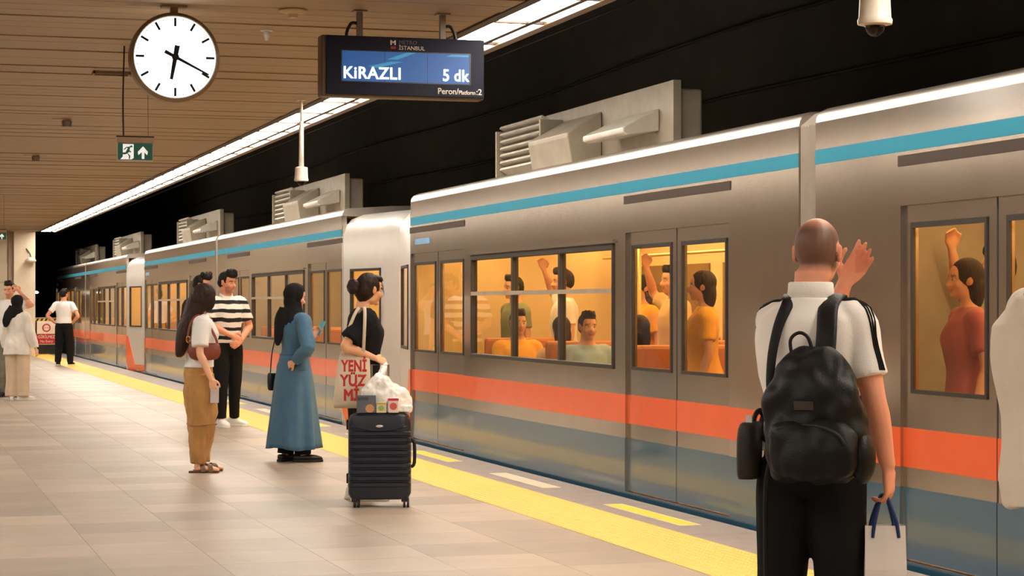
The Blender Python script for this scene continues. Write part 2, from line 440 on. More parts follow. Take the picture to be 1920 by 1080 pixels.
ROOF = [(0, 2.51), (.008, 2.55), (.03, 2.582), (.08, 2.605), (.6, 2.64), (1.325, 2.66)]
ROOF = ROOF+[(2.65-x, z) for x, z in ROOF[-2::-1]]
W = 2.65
pane_lo = None
for s in (1, -1):
    # plain panel next to the articulation
    p = P('side_panel', B((0, .06, s*.12, s*1.2, -.35, 2.515)), M_steel)
    P('blue_band', B((-.004, .001, s*.12, s*1.2, -.35, .43)), M_blue, p)
    P('orange_band', B((-.004, .001, s*.12, s*1.2, .54, .755)), M_orange, p)
    # panel with the long window
    p = P('side_panel', B((0, .06, s*3.2, s*7.7, -.35, .94), (0, .06, s*3.2, s*7.7, 1.9, 2.515), (0, .06, s*3.2, s*3.45, .94, 1.9), (0, .06, s*7.45, s*7.7, .94, 1.9)), M_steel)
    P('blue_band', B((-.004, .001, s*3.2, s*7.7, -.35, .43)), M_blue, p)
    P('orange_band', B((-.004, .001, s*3.2, s*7.7, .54, .755)), M_orange, p)
    f = MB()
    a, b = 3.45, 7.45
    for q in ((a, b, .94, .975), (a, b, 1.85, 1.9), (a, a+.035, .94, 1.9), (b-.035, b, .94, 1.9)):
        f.box(-.012, .05, *sorted((s*q[0], s*q[1])), q[2], q[3])
    for k in (1, 2):
        ym = a+k*(b-a)/3
        f.box(-.006, .05, *sorted((s*(ym-.03), s*(ym+.03))), .97, 1.86)
    fr = P('window_frame', f, M_frame, bevel=.006)
    P('transom', B((-.014, .02, s*(a+.03), s*(b-.03), 1.52, 1.555)), mat('transom_alu', (214, 200, 184), .3, .6), fr)
    for k in range(3):
        y0 = a+.03+k*(b-a-.06)/3; y1 = y0+(b-a-.06)/3
        P('pane', B((.018, .026, s*y0, s*y1, .97, 1.53)), M_pane, fr)
        P('pane', B((.012, .02, s*y0, s*y1, 1.55, 1.86)), M_pane, fr)
    P('window_ledge', B((-.02, .0, s*(a-.03), s*(b+.03), 1.905, 1.925)), M_steelp, fr)
    # doors
    for a, b in ((1.2, 3.2), (7.7, 9.8)):
        h = P('door_header', B((0, .06, s*a, s*b, 1.97, 2.515)), M_steel)
        h2 = P('door_sill', B((0, .06, s*a, s*b, -.35, .03)), M_steel)
        P('door_track', B((-.006, .001, s*(a-.02), s*(b+.02), 2.185, 2.245)), M_slot, h)
        P('blue_band', B((-.004, .001, s*a, s*b, -.35, .03)), M_blue, h2)
        m_ = (a+b)/2
        for y0, y1 in ((a, m_-.006), (m_+.006, b)):
            l = P('door_leaf', B((.022, .058, s*y0, s*y1, .035, .955), (.022, .058, s*y0, s*y1, 1.865, 1.9715), (.022, .058, s*y0, s*(y0+.1), .955, 1.865), (.022, .058, s*(y1-.1), s*y1, .955, 1.865)), M_steelp)
            P('pane', B((.034, .042, s*(y0+.1), s*(y1-.1), .955, 1.865)), M_pane, l)
            g = MB()
            for q in ((y0+.09, y1-.09, .945, .968), (y0+.09, y1-.09, 1.845, 1.875), (y0+.09, y0+.112, .95, 1.87), (y1-.112, y1-.09, .95, 1.87)):
                g.box(.014, .03, *sorted((s*q[0], s*q[1])), q[2], q[3])
            P('seal', g, M_frame, l)
            P('blue_band', B((.018, .023, s*y0, s*y1, .04, .43)), M_blue, l)
            P('orange_band', B((.018, .023, s*y0, s*y1, .54, .755)), M_orange, l)
        P('door_edge', B((.02, .05, s*(m_-.006), s*(m_+.006), .035, 1.965)), M_frame, h)
    P('teal_band', B((-.004, .001, s*.12, s*9.78, 2.266, 2.352)), M_teal)
    # roof
    q = MB(); q.rings([[V((x, s*yy, z)) for x, z in ROOF] for yy in (.12, 9.8)])
    P('roof', q, M_roofp, angle=50)
    # far side, floor, ceiling lining and lamps of the saloon
    P('far_side', B((2.59, 2.65, s*.12, s*9.8, -.35, 2.515)), M_steel)
    P('saloon_floor', B((.06, 2.59, s*.12, s*9.8, -.05, .02)), mat('saloon_floor', (120, 104, 84), .5))
    lin_ = P('lining', B((2.56, 2.589, s*.12, s*9.8, .02, 2.26), (.06, 2.589, s*.12, s*9.8, 2.26, 2.32)), M_lining)
    for y0, y1 in ((1.25, 3.15), (3.5, 5.4), (5.5, 7.4), (7.75, 9.7)):
        P('far_pane', B((2.545, 2.561, s*y0, s*y1, .97, 1.85)), mat('pane_reflection_tan', (124, 98, 64), .2), lin_)  # tan colour stands in for the lit saloon mirrored in dark glass
    for x in (.62, 1.88):
        P('saloon_lamp', B((x, x+.16, s*.5, s*9.6, 2.235, 2.262)), M_inlamp)
    for y_ in (1.1, 3.3, 5.45, 7.6):
        pl = MB().tube([(.95, s*y_, .02), (.95, s*y_, 2.26)], .018, n=8)
        P('grab_pole', pl, M_pole, smooth=True)
    for x in (.55, 2.05):
        P('grab_rail', MB().tube([(x, s*.6, 1.93), (x, s*9.5, 1.93)], .016, n=8), M_pole, smooth=True)
    # roof plant: louvered block, two hoods, tall back panel
    y0 = 3.9 if s > 0 else -6.9
    ac = P('air_conditioner', B((.75, .95, y0+.1, y0+4.3, 2.64, 3.16)), M_acbox, bevel=.02)
    P('back_panel', B((.68, .745, y0+.05, y0+4.3, 2.63, 3.22)), M_acbox, ac)
    for k in range(7):
        g = MB().box(-.10, .10, y0+2.9, y0+4.25, -.012, .012, Matrix.Translation((.58, 0, 2.72+k*.068)) @ Matrix.Rotation(R(28), 4, 'Y'))
        P('louver_slat', g, M_louv, ac)
    P('side_plate', B((.46, .68, y0+2.84, y0+2.88, 2.63, 3.14)), M_acbox, ac)
    P('side_plate', B((.46, .68, y0+4.26, y0+4.3, 2.63, 3.14)), M_acbox, ac)
    for k, (a, b) in enumerate(((y0+1.75, y0+2.9), (y0+.35, y0+1.35))):
        z1 = (3.12, 3.02)[k]; z2 = (2.93, 2.86)[k]
        prof = [(.675, z1), (.36, z2), (.36, z2-.04), (.40, 2.65 if k == 0 else z2-.06), (.675, 2.65 if k == 0 else z2-.02)]
        g = MB().rings([[V((x, a, z)) for x, z in prof], [V((x, b, z)) for x, z in prof]])
        P('hood', g, M_louv if k else M_acbox, ac, bevel=.01)
    # cab: tapered nose
    plan = [(0, 9.8), (.045, 10.08), (.2, 11.0), (.25, 11.28), (.33, 11.38), (.5, 11.44), (1.325, 11.46)]
    plan = plan+[(W-x, y) for x, y in plan[-2::-1]]
    def inset(i, yend):   # pull the outline towards the body axis
        return [(x+(1.325-x)*i, 9.8+(y-9.8)*(1-i*yend)) for x, y in plan]
    lev = [(-.4, 0), (.955, 0), (1.865, 0), (2.26, 0), (2.38, .03), (2.47, .09), (2.53, .2), (2.56, .45)]
    g = MB(); rows = [[V((x, s*y, z)) for x, y in inset(i, .55)] for z, i in lev]
    n = len(plan); vs = [p_ for r in rows for p_ in r]; fs = []
    for i in range(len(rows)-1):
        for j in range(n-1):
            if i == 1 and (j == 1 or 4 <= j <= n-6 or j == n-3): continue     # side and front windows
            fs.append((i*n+j, i*n+j+1, (i+1)*n+j+1, (i+1)*n+j))
    fs.append(tuple((len(rows)-1)*n+j for j in range(n)))
    g.add(vs, fs)
    cab_ = P('cab', g, M_cabp, angle=30)
    for side in (0, 1):
        mx = (lambda x: x) if side == 0 else (lambda x: W-x)
        A_ = V((mx(.045), s*10.08, 0)); B_ = V((mx(.2), s*11.0, 0))
        t_ = (B_-A_); L_ = t_.length; t_ = t_/L_
        nrm = V((t_.y, -t_.x, 0)); nrm = nrm if (nrm.x < 0) == (side == 0) else -nrm
        def wq(mb, a, b, z0, z1, d0, d1):
            c = [A_+t_*a, A_+t_*b]
            mb.rings([[c[0]+nrm*d+V((0, 0, z)) for d, z in ((d0, z0), (d1, z0), (d1, z1), (d0, z1))], [c[1]+nrm*d+V((0, 0, z)) for d, z in ((d0, z0), (d1, z0), (d1, z1), (d0, z1))]])
            return mb
        g = MB(); wq(g, 0, L_, .955, .985, -.03, .012); wq(g, 0, L_, 1.835, 1.865, -.03, .012); wq(g, 0, .03, .955, 1.865, -.03, .012); wq(g, L_-.03, L_, .955, 1.865, -.03, .012)
        fr = P('cab_window_frame', g, M_frame, cab_)
        P('pane', wq(MB(), .02, L_-.02, .97, 1.85, -.012, -.004), M_pane, cab_)
        # orange stripe that turns down along the nose
        def q_(y, z, d=.006):
            seg = [(0, 9.8), (.045, 10.08), (.2, 11.0), (.25, 11.28)]
            for (xa, ya), (xb, yb) in zip(seg, seg[1:]):
                if y <= yb: break
            x = xa+(xb-xa)*(y-ya)/(yb-ya)
            return V((mx(x-d), s*y, z))
        g = MB()
        for pts in ([(9.8, .755), (9.95, .755), (10.5, .12), (9.8, .54)], [(9.8, .54), (10.5, .12), (11.28, .12), (11.28, -.3), (10.2, -.3), (9.8, .2)]):
            g.rings([[q_(y, z, .0) for y, z in pts], [q_(y, z, .007) for y, z in pts]])
        P('orange_flash', g, M_orange, cab_)
    g = MB(); g.rings([[V((x, s*y, z)) for x, y in plan[4:n-4]] for z in (.955, 1.865)], cap=False)
    g = MB().box(.5, W-.5, *sorted((s*11.40, s*11.415)), .96, 1.86)
    P('windscreen', g, M_pane, cab_)
    P('cab_floor', B((.1, W-.1, s*9.8, s*11.2, -.05, .0)), mat('saloon_floor', (1, 1, 1)), cab_)
    P('door_jamb', B((.004, .09, s*9.802, s*9.84, -.35, 2.4)), M_steelp)
    P('bulkhead', B((.06, W-.06, s*9.72, s*9.79, .02, 2.26)), M_lining)
    P('cab_lamp', B((.9, 1.7, s*10.1, s*10.8, 2.2, 2.23)), M_inlamp, cab_)
    # seats, two abreast on either side of the aisle
for s in (1, -1):
    st = MB().box(.12, .98, -.22, .22, .40, .47).box(.12, .98, .18, .25, .44, 1.12).box(.3, .8, -.1, .15, .02, .4)
    st.xf(Matrix.Translation((0, 0, D)))
    me = modified(st.mesh('seat'), 0, 0, .03, 2)
    for y_, fl in ((3.75, 1), (5.2, -1), (5.75, 1), (7.2, -1)):
        for x in (0., 1.55):
            o = link('seat', me, M_seat, car); o.location = (x, s*y_, 0); o.scale = (1, -fl*s, 1)
# articulation bellows, underframe, wheels
g = MB()
rg = []
for k in range(13):
    y_ = -.12+.24*k/12; i_ = .004 if k % 2 else .03
    rg.append([V((x, y_, z)) for x, z in ((i_, -.3), (i_, 2.52-i_), (i_+.1, 2.6-i_), (W-.1-i_, 2.6-i_), (W-i_, 2.52-i_), (W-i_, -.3))])
g.rings(rg); P('bellows', g, mat('bellows_grey', (150, 140, 130), .6))
P('underframe', B((.25, W-.25, -11.0, 11.0, -.75, -.05)), M_dark)
for y_ in (-8.5, -6.6, -.9, .9, 6.6, 8.5):
    for x in (.6, 2.03):
        g = MB().lathe([(.05, -.06), (.36, -.06), (.36, .06), (.05, .06)], 20, Matrix.Translation((x, y_, -.7)) @ Matrix.Rotation(R(90), 4, 'Y'))
        P('wheel', g, M_rail, angle=40)
M_badge = mat('badge_blue', (120, 170, 214), .4)
P('badge', B((-.006, .0, 9.0, 9.6, 2.06, 2.12)), M_badge)

tag(car, 'stainless steel metro car with lit windows behind the man with the black backpack', 'train car', 'cars of the metro train')
c2 = copy_tree(car); c2.location = (TX, 34.5, -1.06)
c2['label'] = 'second metro car of the train, its nose behind the woman with the hair bun'
c3 = copy_tree(car); c3.location = (TX, 57.5, -1.06)
c3['label'] = 'last metro car of the train, beside the man with hands on hips'

# ------------------------------------------------------------------ clock
M_bezel = mat('bezel_bronze', (134, 112, 84), .45, .2)
M_dial = emit('dial', (248, 252, 255), 1.4)
M_hand = mat('hand_black', (20, 26, 30), .5)
CX, CY, CZc = 2.045, 15.16, 3.22
ck = empty('platform_clock', (CX, CY, CZ), label='round backlit analogue clock with bronze rim hanging from the ceiling', cat='clock')
F = Matrix.Translation((0, 0, CZc-CZ)) @ Matrix.Rotation(R(90), 4, 'X')     # local z points to the viewer (-y)
MB().lathe([(.05, -.075), (.30, -.075), (.325, -.05), (.325, .05), (.30, .075), (.29, .06), (.05, .06)], 64, F).build('case', M_bezel, ck, angle=35)
MB().lathe([(.001, .062), (.293, .062), (.293, .068), (.001, .068)], 64, F).build('dial', M_dial, ck)
MB().lathe([(.001, -.082), (.293, -.082), (.293, -.077), (.001, -.077)], 64, F).build('dial', M_dial, ck)
def mark(a, r0, r1, w_, z=.07, t_=.003):
    M_ = F @ Matrix.Rotation(-R(a), 4, 'Z')
    return MB().box(-w_, w_, r0, r1, z, z+t_, M_)
for h in range(12): mark(h*30,   .222, .284, .0085).build('hour_mark', M_hand, ck)
g = MB()
for k in range(60):
    if k % 5:
        m_ = mark(k*6, .27, .284, .002); g.add(m_.v, m_.f)
g.build('minute_marks', mat('mark_grey', (120, 110, 95), .6), ck)
def hand(a, tail, L, w0, w1, z, name):
    M_ = F @ Matrix.Rotation(-R(a), 4, 'Z')
    poly = [(-w0, -tail), (w0, -tail), (w1, L), (-w1, L)]
    MB().prism(poly, lambda x, y: M_ @ V((x, y, z)), lambda x, y: M_ @ V((x, y, z+.003))).build(name, M_hand, ck)
hand(190, .085, .165, .019, .011, .075, 'hour_hand')
hand(117, .085, .27, .013, .006, .08, 'minute_hand')
MB().lathe([(.001, .078), (.026, .078), (.026, .088), (.001, .088)], 20, F).build('hub', M_hand, ck)
MB().box(-.026, .026, -.026, .026, CZc+.31-CZ, .0).build('stem', M_bezel, ck)
MB().box(-.09, .09, -.05, .05, -.015, .0).build('ceiling_plate', M_bezel, ck)

# ------------------------------------------------------------------ departure display
M_house = mat('display_navy', (22, 25, 46), .42, var=.05, spec=.2)
M_hside = mat('display_side', (98, 84, 66), .45, .4)
M_scr = emit('screen_blue', (30, 74, 130), .55)
M_scr2 = emit('screen_blue_bright', (46, 118, 156), .6)
M_led = emit('led_white', (250, 250, 252), 1.6)
M_print = mat('print_white', (225, 215, 205), .5)
M_faint = mat('print_faint', (105, 98, 96), .6)
DX, DY = 3.702, 14.97
dp = empty('departure_display', (DX, DY, CZ), label='dark blue departure board with white lettering hanging from two posts', cat='sign')
dp.rotation_euler = (0, 0, R(-1.0))
z0, z1 = 2.955-CZ, 3.405-CZ
MB().box(-.615, .615, -.045, .10, z0, z1).build('housing', M_hside, dp, bevel=.012)
MB().box(-.58, .612, -.062, -.046, z0+.015, z1-.004).build('front_panel', M_house, dp, bevel=.004)
sx0, sx1, sz0, sz1 = -.465, .50, z0+.115, z0+.335
sc_ = MB().box(sx0-.01, sx1+.01, -.066, -.0625, sz0-.008, sz1+.008).build('screen', mat('screen_bezel', (12, 14, 22), .3), dp)
for k in range(3):
    a = sx0+k*(sx1-sx0)/3; b = a+(sx1-sx0)/3-.003
    MB().box(a, b, -.0675, -.066, sz0, sz1).build('screen_module', M_scr, sc_)
yy = -.0685
for poly in ([(-.13, .165), (.02, .22), (.09, .22), (-.05, .165)], [(-.27, .11), (-.1, .15), (-.01, .15), (-.2, .10)], [(.32, .2), (.36, .215), (.49, .215), (.49, .2)]):
    MB().prism(poly, lambda x, z: (x, yy, sz0+z), lambda x, z: (x, yy+.0008, sz0+z)).build('screen_graphic', M_scr2, sc_)
text('KiRAZLI', .122, M_led, sc_, (sx0+.005, -.07, sz0+.02), sx=.97, bold=.0019)
text('dk', .122, M_led, sc_, (sx1-.01, -.07, sz0+.02), align='RIGHT', sx=.9, bold=.0019)
text('5', .122, M_led, sc_, (sx1-.155, -.07, sz0+.02), align='RIGHT', sx=.9, bold=.0019)
text('Peron/', .062, M_print, dp, (.415, -.0635, z0+.038), align='RIGHT', sx=.95, bold=.0008)
text('Platform', .042, M_print, dp, (.415, -.0635, z0+.038), sx=.9, bold=.0008)
text(':2', .062, M_print, dp, (.595, -.0635, z0+.038), align='RIGHT', bold=.0008)
text('METRO', .042, M_faint, dp, (-.04, -.0635, z1-.055))
text('İSTANBUL', .042, M_print, dp, (-.04, -.0635, z1-.095))
text('M', .046, M_print, dp, (-.105, -.0635, z1-.06), sx=1.25, bold=.002)
MB().box(-.1, -.062, -.0645, -.0632, z1-.092, z1-.072).build('logo_mark', mat('logo_red', (150, 30, 34), .5), dp)
for x in (-.315, .315):
    MB().box(x-.021, x+.021, .01, .05, z1, -.005).build('post', M_greyal, dp)
    MB().box(x-.05, x+.05, -.02, .08, -.012, 0).build('post_flange', M_greyal, dp)
    sg = -1 if x < 0 else 1
    MB().tube([(x+sg*.02 if x > 0 else x-.02, .03, z1+.1), (x+sg*.06, .03, z1+.1), (x+sg*.09, .03, z1+.05), (x+sg*.1, .03, z1)], .012, n=8).build('cable', M_dark, dp, smooth=True)

# ------------------------------------------------------------------ exit signs
M_green = emit('exit_green', (14, 70, 52), .3)
M_exw = emit('exit_white', (228, 226, 222), .45)
def exit_sign(x, y, zb, label):
    e = empty('exit_sign', (x, y, CZ), label=label, cat='sign', group='green emergency exit signs over the platform')
    b = zb-CZ; wd_ = .31; ht = .155
    MB().box(-wd_/2, wd_/2, -.03, .03, b+ht, b+ht+.05).build('housing', mat('exit_housing', (170, 140, 108), .5), e, bevel=.005)
    MB().box(-wd_/2, wd_/2, -.032, .032, b+ht+.045, b+ht+.056).build('housing_lid', M_dark, e)
    MB().box(-wd_/2+.006, wd_/2-.006, -.012, .012, b, b+ht+.002).build('rim', mat('exit_rim', (190, 180, 170), .4), e)
    MB().box(-wd_/2+.012, wd_/2-.012, -.016, -.011, b+.012, b+ht-.004).build('green_panel', M_green, e)
    def poly(pts, m, nm, dy):
        MB().prism(pts, lambda u_, v_: (-wd_/2+u_*wd_, -.016-dy, b+v_*ht), lambda u_, v_: (-wd_/2+u_*wd_, -.0165-dy, b+v_*ht)).build(nm, m, e)
    poly([(.17, .93), (.46, .93), (.46, .18), (.40, .1), (.10, .1), (.17, .25)], M_exw, 'doorway', 0)
    dg_ = M_green
    for k, pts in enumerate(([(.36, .82), (.40, .86), (.43, .82), (.42, .75), (.37, .75)], [(.37, .78), (.33, .80), (.24, .48), (.27, .4), (.34, .5)], [(.27, .78), (.34, .77), (.34, .7), (.27, .72), (.22, .62), (.19, .64)],
                             [(.25, .48), (.3, .42), (.22, .36), (.15, .38), (.1, .2), (.08, .22), (.13, .46)], [(.28, .46), (.31, .42), (.37, .3), (.36, .12), (.33, .12), (.33, .28)], [(.34, .6), (.38, .54), (.4, .5), (.37, .47), (.33, .54)])):
        poly(pts, dg_, 'running_figure', .001)
    poly([(.71, .82), (.84, .52), (.82, .34), (.745, .5), (.745, .14), (.675, .14), (.675, .5), (.58, .34), (.57, .52)], M_exw, 'arrow', 0)
    MB().tube([(-.095, 0, b+ht+.05), (-.099, 0, -.45), (-.088, 0, 0)], .007, n=6).build('cable', M_dark, e, smooth=True)
    MB().tube([(.11, 0, b+ht+.05), (.105, 0, 0)], .0018, n=5).build('suspension_wire', M_dark, e)
exit_sign(2.045, 17.565, 2.63, 'green exit sign with running figure hanging just below the round clock')
exit_sign(2.24, 42.1, 2.72, 'green exit sign hanging far down the platform before the end wall')

# ------------------------------------------------------------------ ceiling fittings
M_det = mat('detector_beige', (190, 164, 128), .5)
o = MB().lathe([(.001, -.055), (.03, -.055), (.04, -.03), (.09, -.02), (.105, -.008), (.105, 0), (.001, 0)], 28, Matrix.Translation((2.91, 15.1, CZ-.004))).build('smoke_detector', M_det, angle=40)
tag(o, 'round beige smoke detector on the ceiling between clock and display', 'detector')
sp = empty('sprinkler', (2.92, 16.25, CZ), label='small white sprinkler head below the smoke detector', cat='sprinkler')
MB().lathe([(.001, -.012), (.05, -.012), (.05, -.004), (.001, -.004)], 20).build('rose', M_white, sp)
MB().lathe([(.03, -.02), (.026, -.05), (.012, -.085), (.004, -.09)], 16).build('head', mat('sprinkler_glass', (214, 216, 220), .25), sp, smooth=True)
hz = empty('ceiling_hatch', (2.06, 19.55, CZ), label='rectangular recessed ceiling fitting just behind the clock', cat='fitting')
MB().box(-.17, .17, -.09, -.075, -.035, -.004).box(-.17, .17, .075, .09, -.035, -.004).box(-.17, -.155, -.09, .09, -.035, -.004).box(.155, .17, -.09, .09, -.035, -.004).build('rim', M_alu, hz)
MB().box(-.15, .15, -.07, .07, -.02, -.004).build('cover', M_det, hz)
for x, y, lb in ((2.03, 24.6, 'small ceiling loudspeaker with bracket on the planks past the clock'), (2.1, 30.6, 'small ceiling fitting over the far part of the platform')):
    e = empty('ceiling_speaker', (x, y, CZ), label=lb, cat='speaker')
    MB().box(-.12, .1, -.03, .03, -.02, -.004).build('bracket', M_det, e)
    MB().lathe([(.001, -.1), (.05, -.1), (.06, -.03), (.03, -.02), (.001, -.02)], 16, Matrix.Translation((.05, 0, 0))).build('horn', M_greyal, e, angle=40)

# ------------------------------------------------------------------ cameras on poles
M_camw = mat('camera_white', (226, 214, 198), .35)
M_domeg = glass('dome_glass', (.35, .27, .2))
def pole_camera(x, y, zb, k, label, rod=.018):
    e = empty('security_camera', (x, y, CZ), label=label, cat='camera', group='dome cameras hanging on poles')
    b = zb-CZ
    MB().lathe([(.001, -.015), (.05, -.015), (.05, 0), (.001, 0)], 20).build('ceiling_rose', M_camw, e)
    MB().tube([(0, 0, -.01), (0, 0, b*.3)], rod*.55, n=12).build('pole', M_camw, e, smooth=True)
    MB().tube([(0, 0, b*.26), (0, 0, b+.1*k)], [rod*.9, rod*1.1], n=12).build('sleeve', M_camw, e, smooth=True)
    MB().lathe([(.02*k, .16*k), (.068*k, .15*k), (.074*k, .03*k), (.08*k, .02*k), (.078*k, 0), (.052*k, -.006*k), (.001, -.006*k)], 32, Matrix.Translation((0, 0, b+.04*k))).build('camera_body', M_camw, e, angle=40)
    d = MB().ell((0, 0, b+.035*k), (.047*k, .047*k, .05*k), nu=20, nv=12).build('dome', M_domeg, e, smooth=True)
    MB().ell((0, 0, b+.045*k), (.028*k, .03*k, .03*k)).build('lens', M_dark, d, smooth=True)
pole_camera(4.25, 21.6, 2.70, .95, 'small white dome camera on a long pole above the blue-dressed woman', rod=.026)
pole_camera(4.258, 8.425, 2.64, .98, 'large white dome camera hanging above the backpack man')

# ------------------------------------------------------------------ platform end
M_red = mat('sign_red', (186, 34, 34), .5)
br = empty('barrier', (4.74, 62.95, 0), label='no entry barrier with striped top at the platform end', cat='barrier')
MB().tube([(-.4, 0, 0), (-.4, 0, 1.0), (-.33, 0, 1.06), (.28, 0, 1.06), (.36, 0, 1.0), (.36, 0, 0)], .022, n=8).build('frame', M_greyal, br, smooth=True)
MB().box(-.38, .34, -.01, .015, .02, .32).build('kick_board', M_dark, br)
bd = MB().box(-.29, .27, -.035, -.015, .28, .98).build('sign_board', M_white, br, bevel=.02)
MB().box(-.28, .26, -.04, -.034, .3, .6).build('red_field', M_red, bd)
text('GİRİLMEZ', .125, M_white, bd, (-.01, -.042, .47), align='CENTER', sx=.85)
text('No Entry', .11, M_white, bd, (-.01, -.042, .345), align='CENTER', sx=.9)
MB().tube([(-.01+.105*math.cos(t_), -.036, .78+.105*math.sin(t_)) for t_ in [2*math.pi*i_/28 for i_ in range(29)]], .018, n=8, sub=1).build('ring', M_red, bd)
text('DUR', .075, M_red, bd, (-.01, -.042, .755), align='CENTER')
tp = MB().box(-.34, .3, -.03, .0, .985, 1.05).build('striped_bar', mat('bar_yellow', (226, 190, 60), .5), br)
for k in range(5):
    x = -.32+k*.125
    MB().prism([(x, .985), (x+.06, .985), (x+.1, 1.05), (x+.04, 1.05)], lambda a, b: (a, -.034, b), lambda a, b: (a, -.029, b)).build('black_stripe', M_dark, tp)
wc = empty('wall_camera', (4.2, 62.25, 2.75), label='small white camera bracketed to the cream end wall', cat='camera')
MB().tube([(-.1, 0, .35), (0, -.08, .2), (.02, -.15, .1)], .02, n=8).build('bracket', M_greyal, wc, smooth=True)
MB().lathe([(.001, .1), (.1, .08), (.16, 0), (.14, -.04), (.001, -.06)], 20, Matrix.Translation((.02, -.15, 0))).build('camera_body', M_camw, wc, smooth=True)
tl = empty('tunnel_lamp', (4.42, 63.5, 1.83), label='small glowing lamp in the dark beside the end wall', cat='lamp')
MB().box(-.06, .02, -.03, .05, -.05, .05).build('bracket', M_greyal, tl)
MB().ell((.05, -.05, 0), (.07, .04, .04)).build('bulb', emit('lamp_bulb', (255, 240, 210), 5.0), tl, smooth=True)

# ------------------------------------------------------------------ people
def skin_mat():
    m = bpy.data.materials.new('skin'); m.use_nodes = True; nt = m.node_tree; b = nt.nodes['Principled BSDF']
    a = nt.nodes.new('ShaderNodeAttribute'); a.attribute_name = 'tone'
    tc = nt.nodes.new('ShaderNodeTexCoord'); nz = nt.nodes.new('ShaderNodeTexNoise'); nz.inputs['Scale'].default_value = 18; nz.inputs['Detail'].default_value = 4
    nt.links.new(tc.outputs['Object'], nz.inputs['Vector'])
    rp = nt.nodes.new('ShaderNodeMapRange'); rp.inputs[3].default_value = .9; rp.inputs[4].default_value = 1.08; nt.links.new(nz.outputs[0], rp.inputs[0])
    mx = nt.nodes.new('ShaderNodeVectorMath'); mx.operation = 'SCALE'
    nt.links.new(a.outputs['Color'], mx.inputs[0]); nt.links.new(rp.outputs[0], mx.inputs['Scale']); nt.links.new(mx.outputs[0], b.inputs['Base Color'])
    b.inputs['Roughness'].default_value = .5
    b.inputs['Subsurface Weight'].default_value = .12; b.inputs['Subsurface Radius'].default_value = (.02, .008, .005)
    b.inputs['Subsurface Scale'].default_value = .5
    return m
M_skin = skin_mat()
M_eye = mat('eye_white', (225, 220, 212), .2, var=.02)
M_iris = mat('iris', (40, 26, 18), .2)
def hair_mat(name, rgb, axis=(1, 1, .12)):
    return mat(name, rgb, .55, spec=.25, var=.35, scale=55, stretch=axis, bump=.7, bscale=90)
M_hairbl = hair_mat('hair_black', (26, 20, 17)); M_hairbr = hair_mat('hair_dark_brown', (44, 29, 22))
def cloth(name, rgb, var=.07, rough=.85, bump=.25, bscale=220, sheen=.1):
    if max(rgb) < 60: return mat(name, rgb, rough, var=var, scale=9, bump=bump, bscale=bscale, spec=.2)
    return mat(name, rgb, rough, var=var, scale=9, bump=bump, bscale=bscale, sheen=sheen)

TM = [(.80, .10, .075, 0, 0), (.86, .155, .105, 0, -.01), (.94, .168, .114, 0, -.012), (1.03, .155, .102, 0, -.005), (1.12, .147, .10, 0, 0), (1.22, .16, .11, 0, 0), (1.32, .172, .114, 0, -.005), (1.39, .17, .098, 0, -.012), (1.44, .135, .08, 0, -.018), (1.475, .085, .066, 0, -.018), (1.52, .06, .06, 0, -.012), (1.57, .057, .06, 0, -.006)]
TF = [(.80, .10, .075, 0, 0), (.86, .16, .108, 0, -.015), (.93, .172, .118, 0, -.018), (1.02, .145, .098, 0, -.006), (1.10, .125, .09, 0, .002), (1.20, .138, .10, 0, .012), (1.29, .15, .115, 0, .02), (1.37, .15, .095, 0, -.002), (1.425, .12, .075, 0, -.012), (1.465, .07, .058, 0, -.015), (1.51, .05, .051, 0, -.01), (1.57, .048, .052, 0, -.004)]
def interp(T, z):
    if z <= T[0][0]: return T[0]
    for a, b in zip(T, T[1:]):
        if z <= b[0]:
            t = (z-a[0])/(b[0]-a[0]); return tuple(p+(q-p)*t for p, q in zip(a, b))
    return T[-1]

def hand_shape(mb, wr, d, n, side, curl=.6, k=1., thumb=.5, spread=.10):
    d = V(d).normalized(); n = V(n); n = (n-d*n.dot(d)).normalized(); wr = V(wr)
    t = d.cross(n) if side == 'r' else n.cross(d)
    rg = []
    for x, a, b in ((-.02, .024, .019), (.01, .028, .019), (.04, .038, .017), (.07, .042, .015), (.092, .040, .012)):
        c = wr+d*(x*k)
        rg.append([c+t*(a*k*math.cos(q))+n*(b*k*math.sin(q)) for q in [2*math.pi*j/14 for j in range(14)]])
    mb.rings(rg)
    for i, (o, L, r) in enumerate(((.031, .072, .0092), (.0105, .080, .0096), (-.0105, .074, .0090), (-.030, .058, .0080))):
        c = curl[i] if isinstance(curl, (list, tuple)) else curl
        p = wr+d*(.085*k)+t*(o*k); pts = [p]; a = c*.55
        dd = (d+t*(o*spread/.03)).normalized()
        for f_, s_ in ((.46, 0), (.30, c*.9), (.24, c*.6)):
            a += s_
            p = p+(dd*math.cos(a)+n*math.sin(a))*(L*f_*k); pts.append(p)
        mb.tube(pts, [r*k, r*k, r*.92*k, r*.8*k], n=8, sub=3, round_ends=True)
    p0 = wr+d*(.018*k)+t*(.024*k)
    p1 = p0+(t*.75+d*.6+n*.25*thumb).normalized()*.040*k
    p2 = p1+(t*.35*(1-thumb)+d*.85+n*.55*thumb).normalized()*.034*k
    p3 = p2+(d*.9+n*.7*thumb-t*.15*thumb).normalized()*.026*k
    mb.tube([p0, p1, p2, p3], [.015*k, .0125*k, .0105*k, .009*k], n=8, sub=3, round_ends=True)

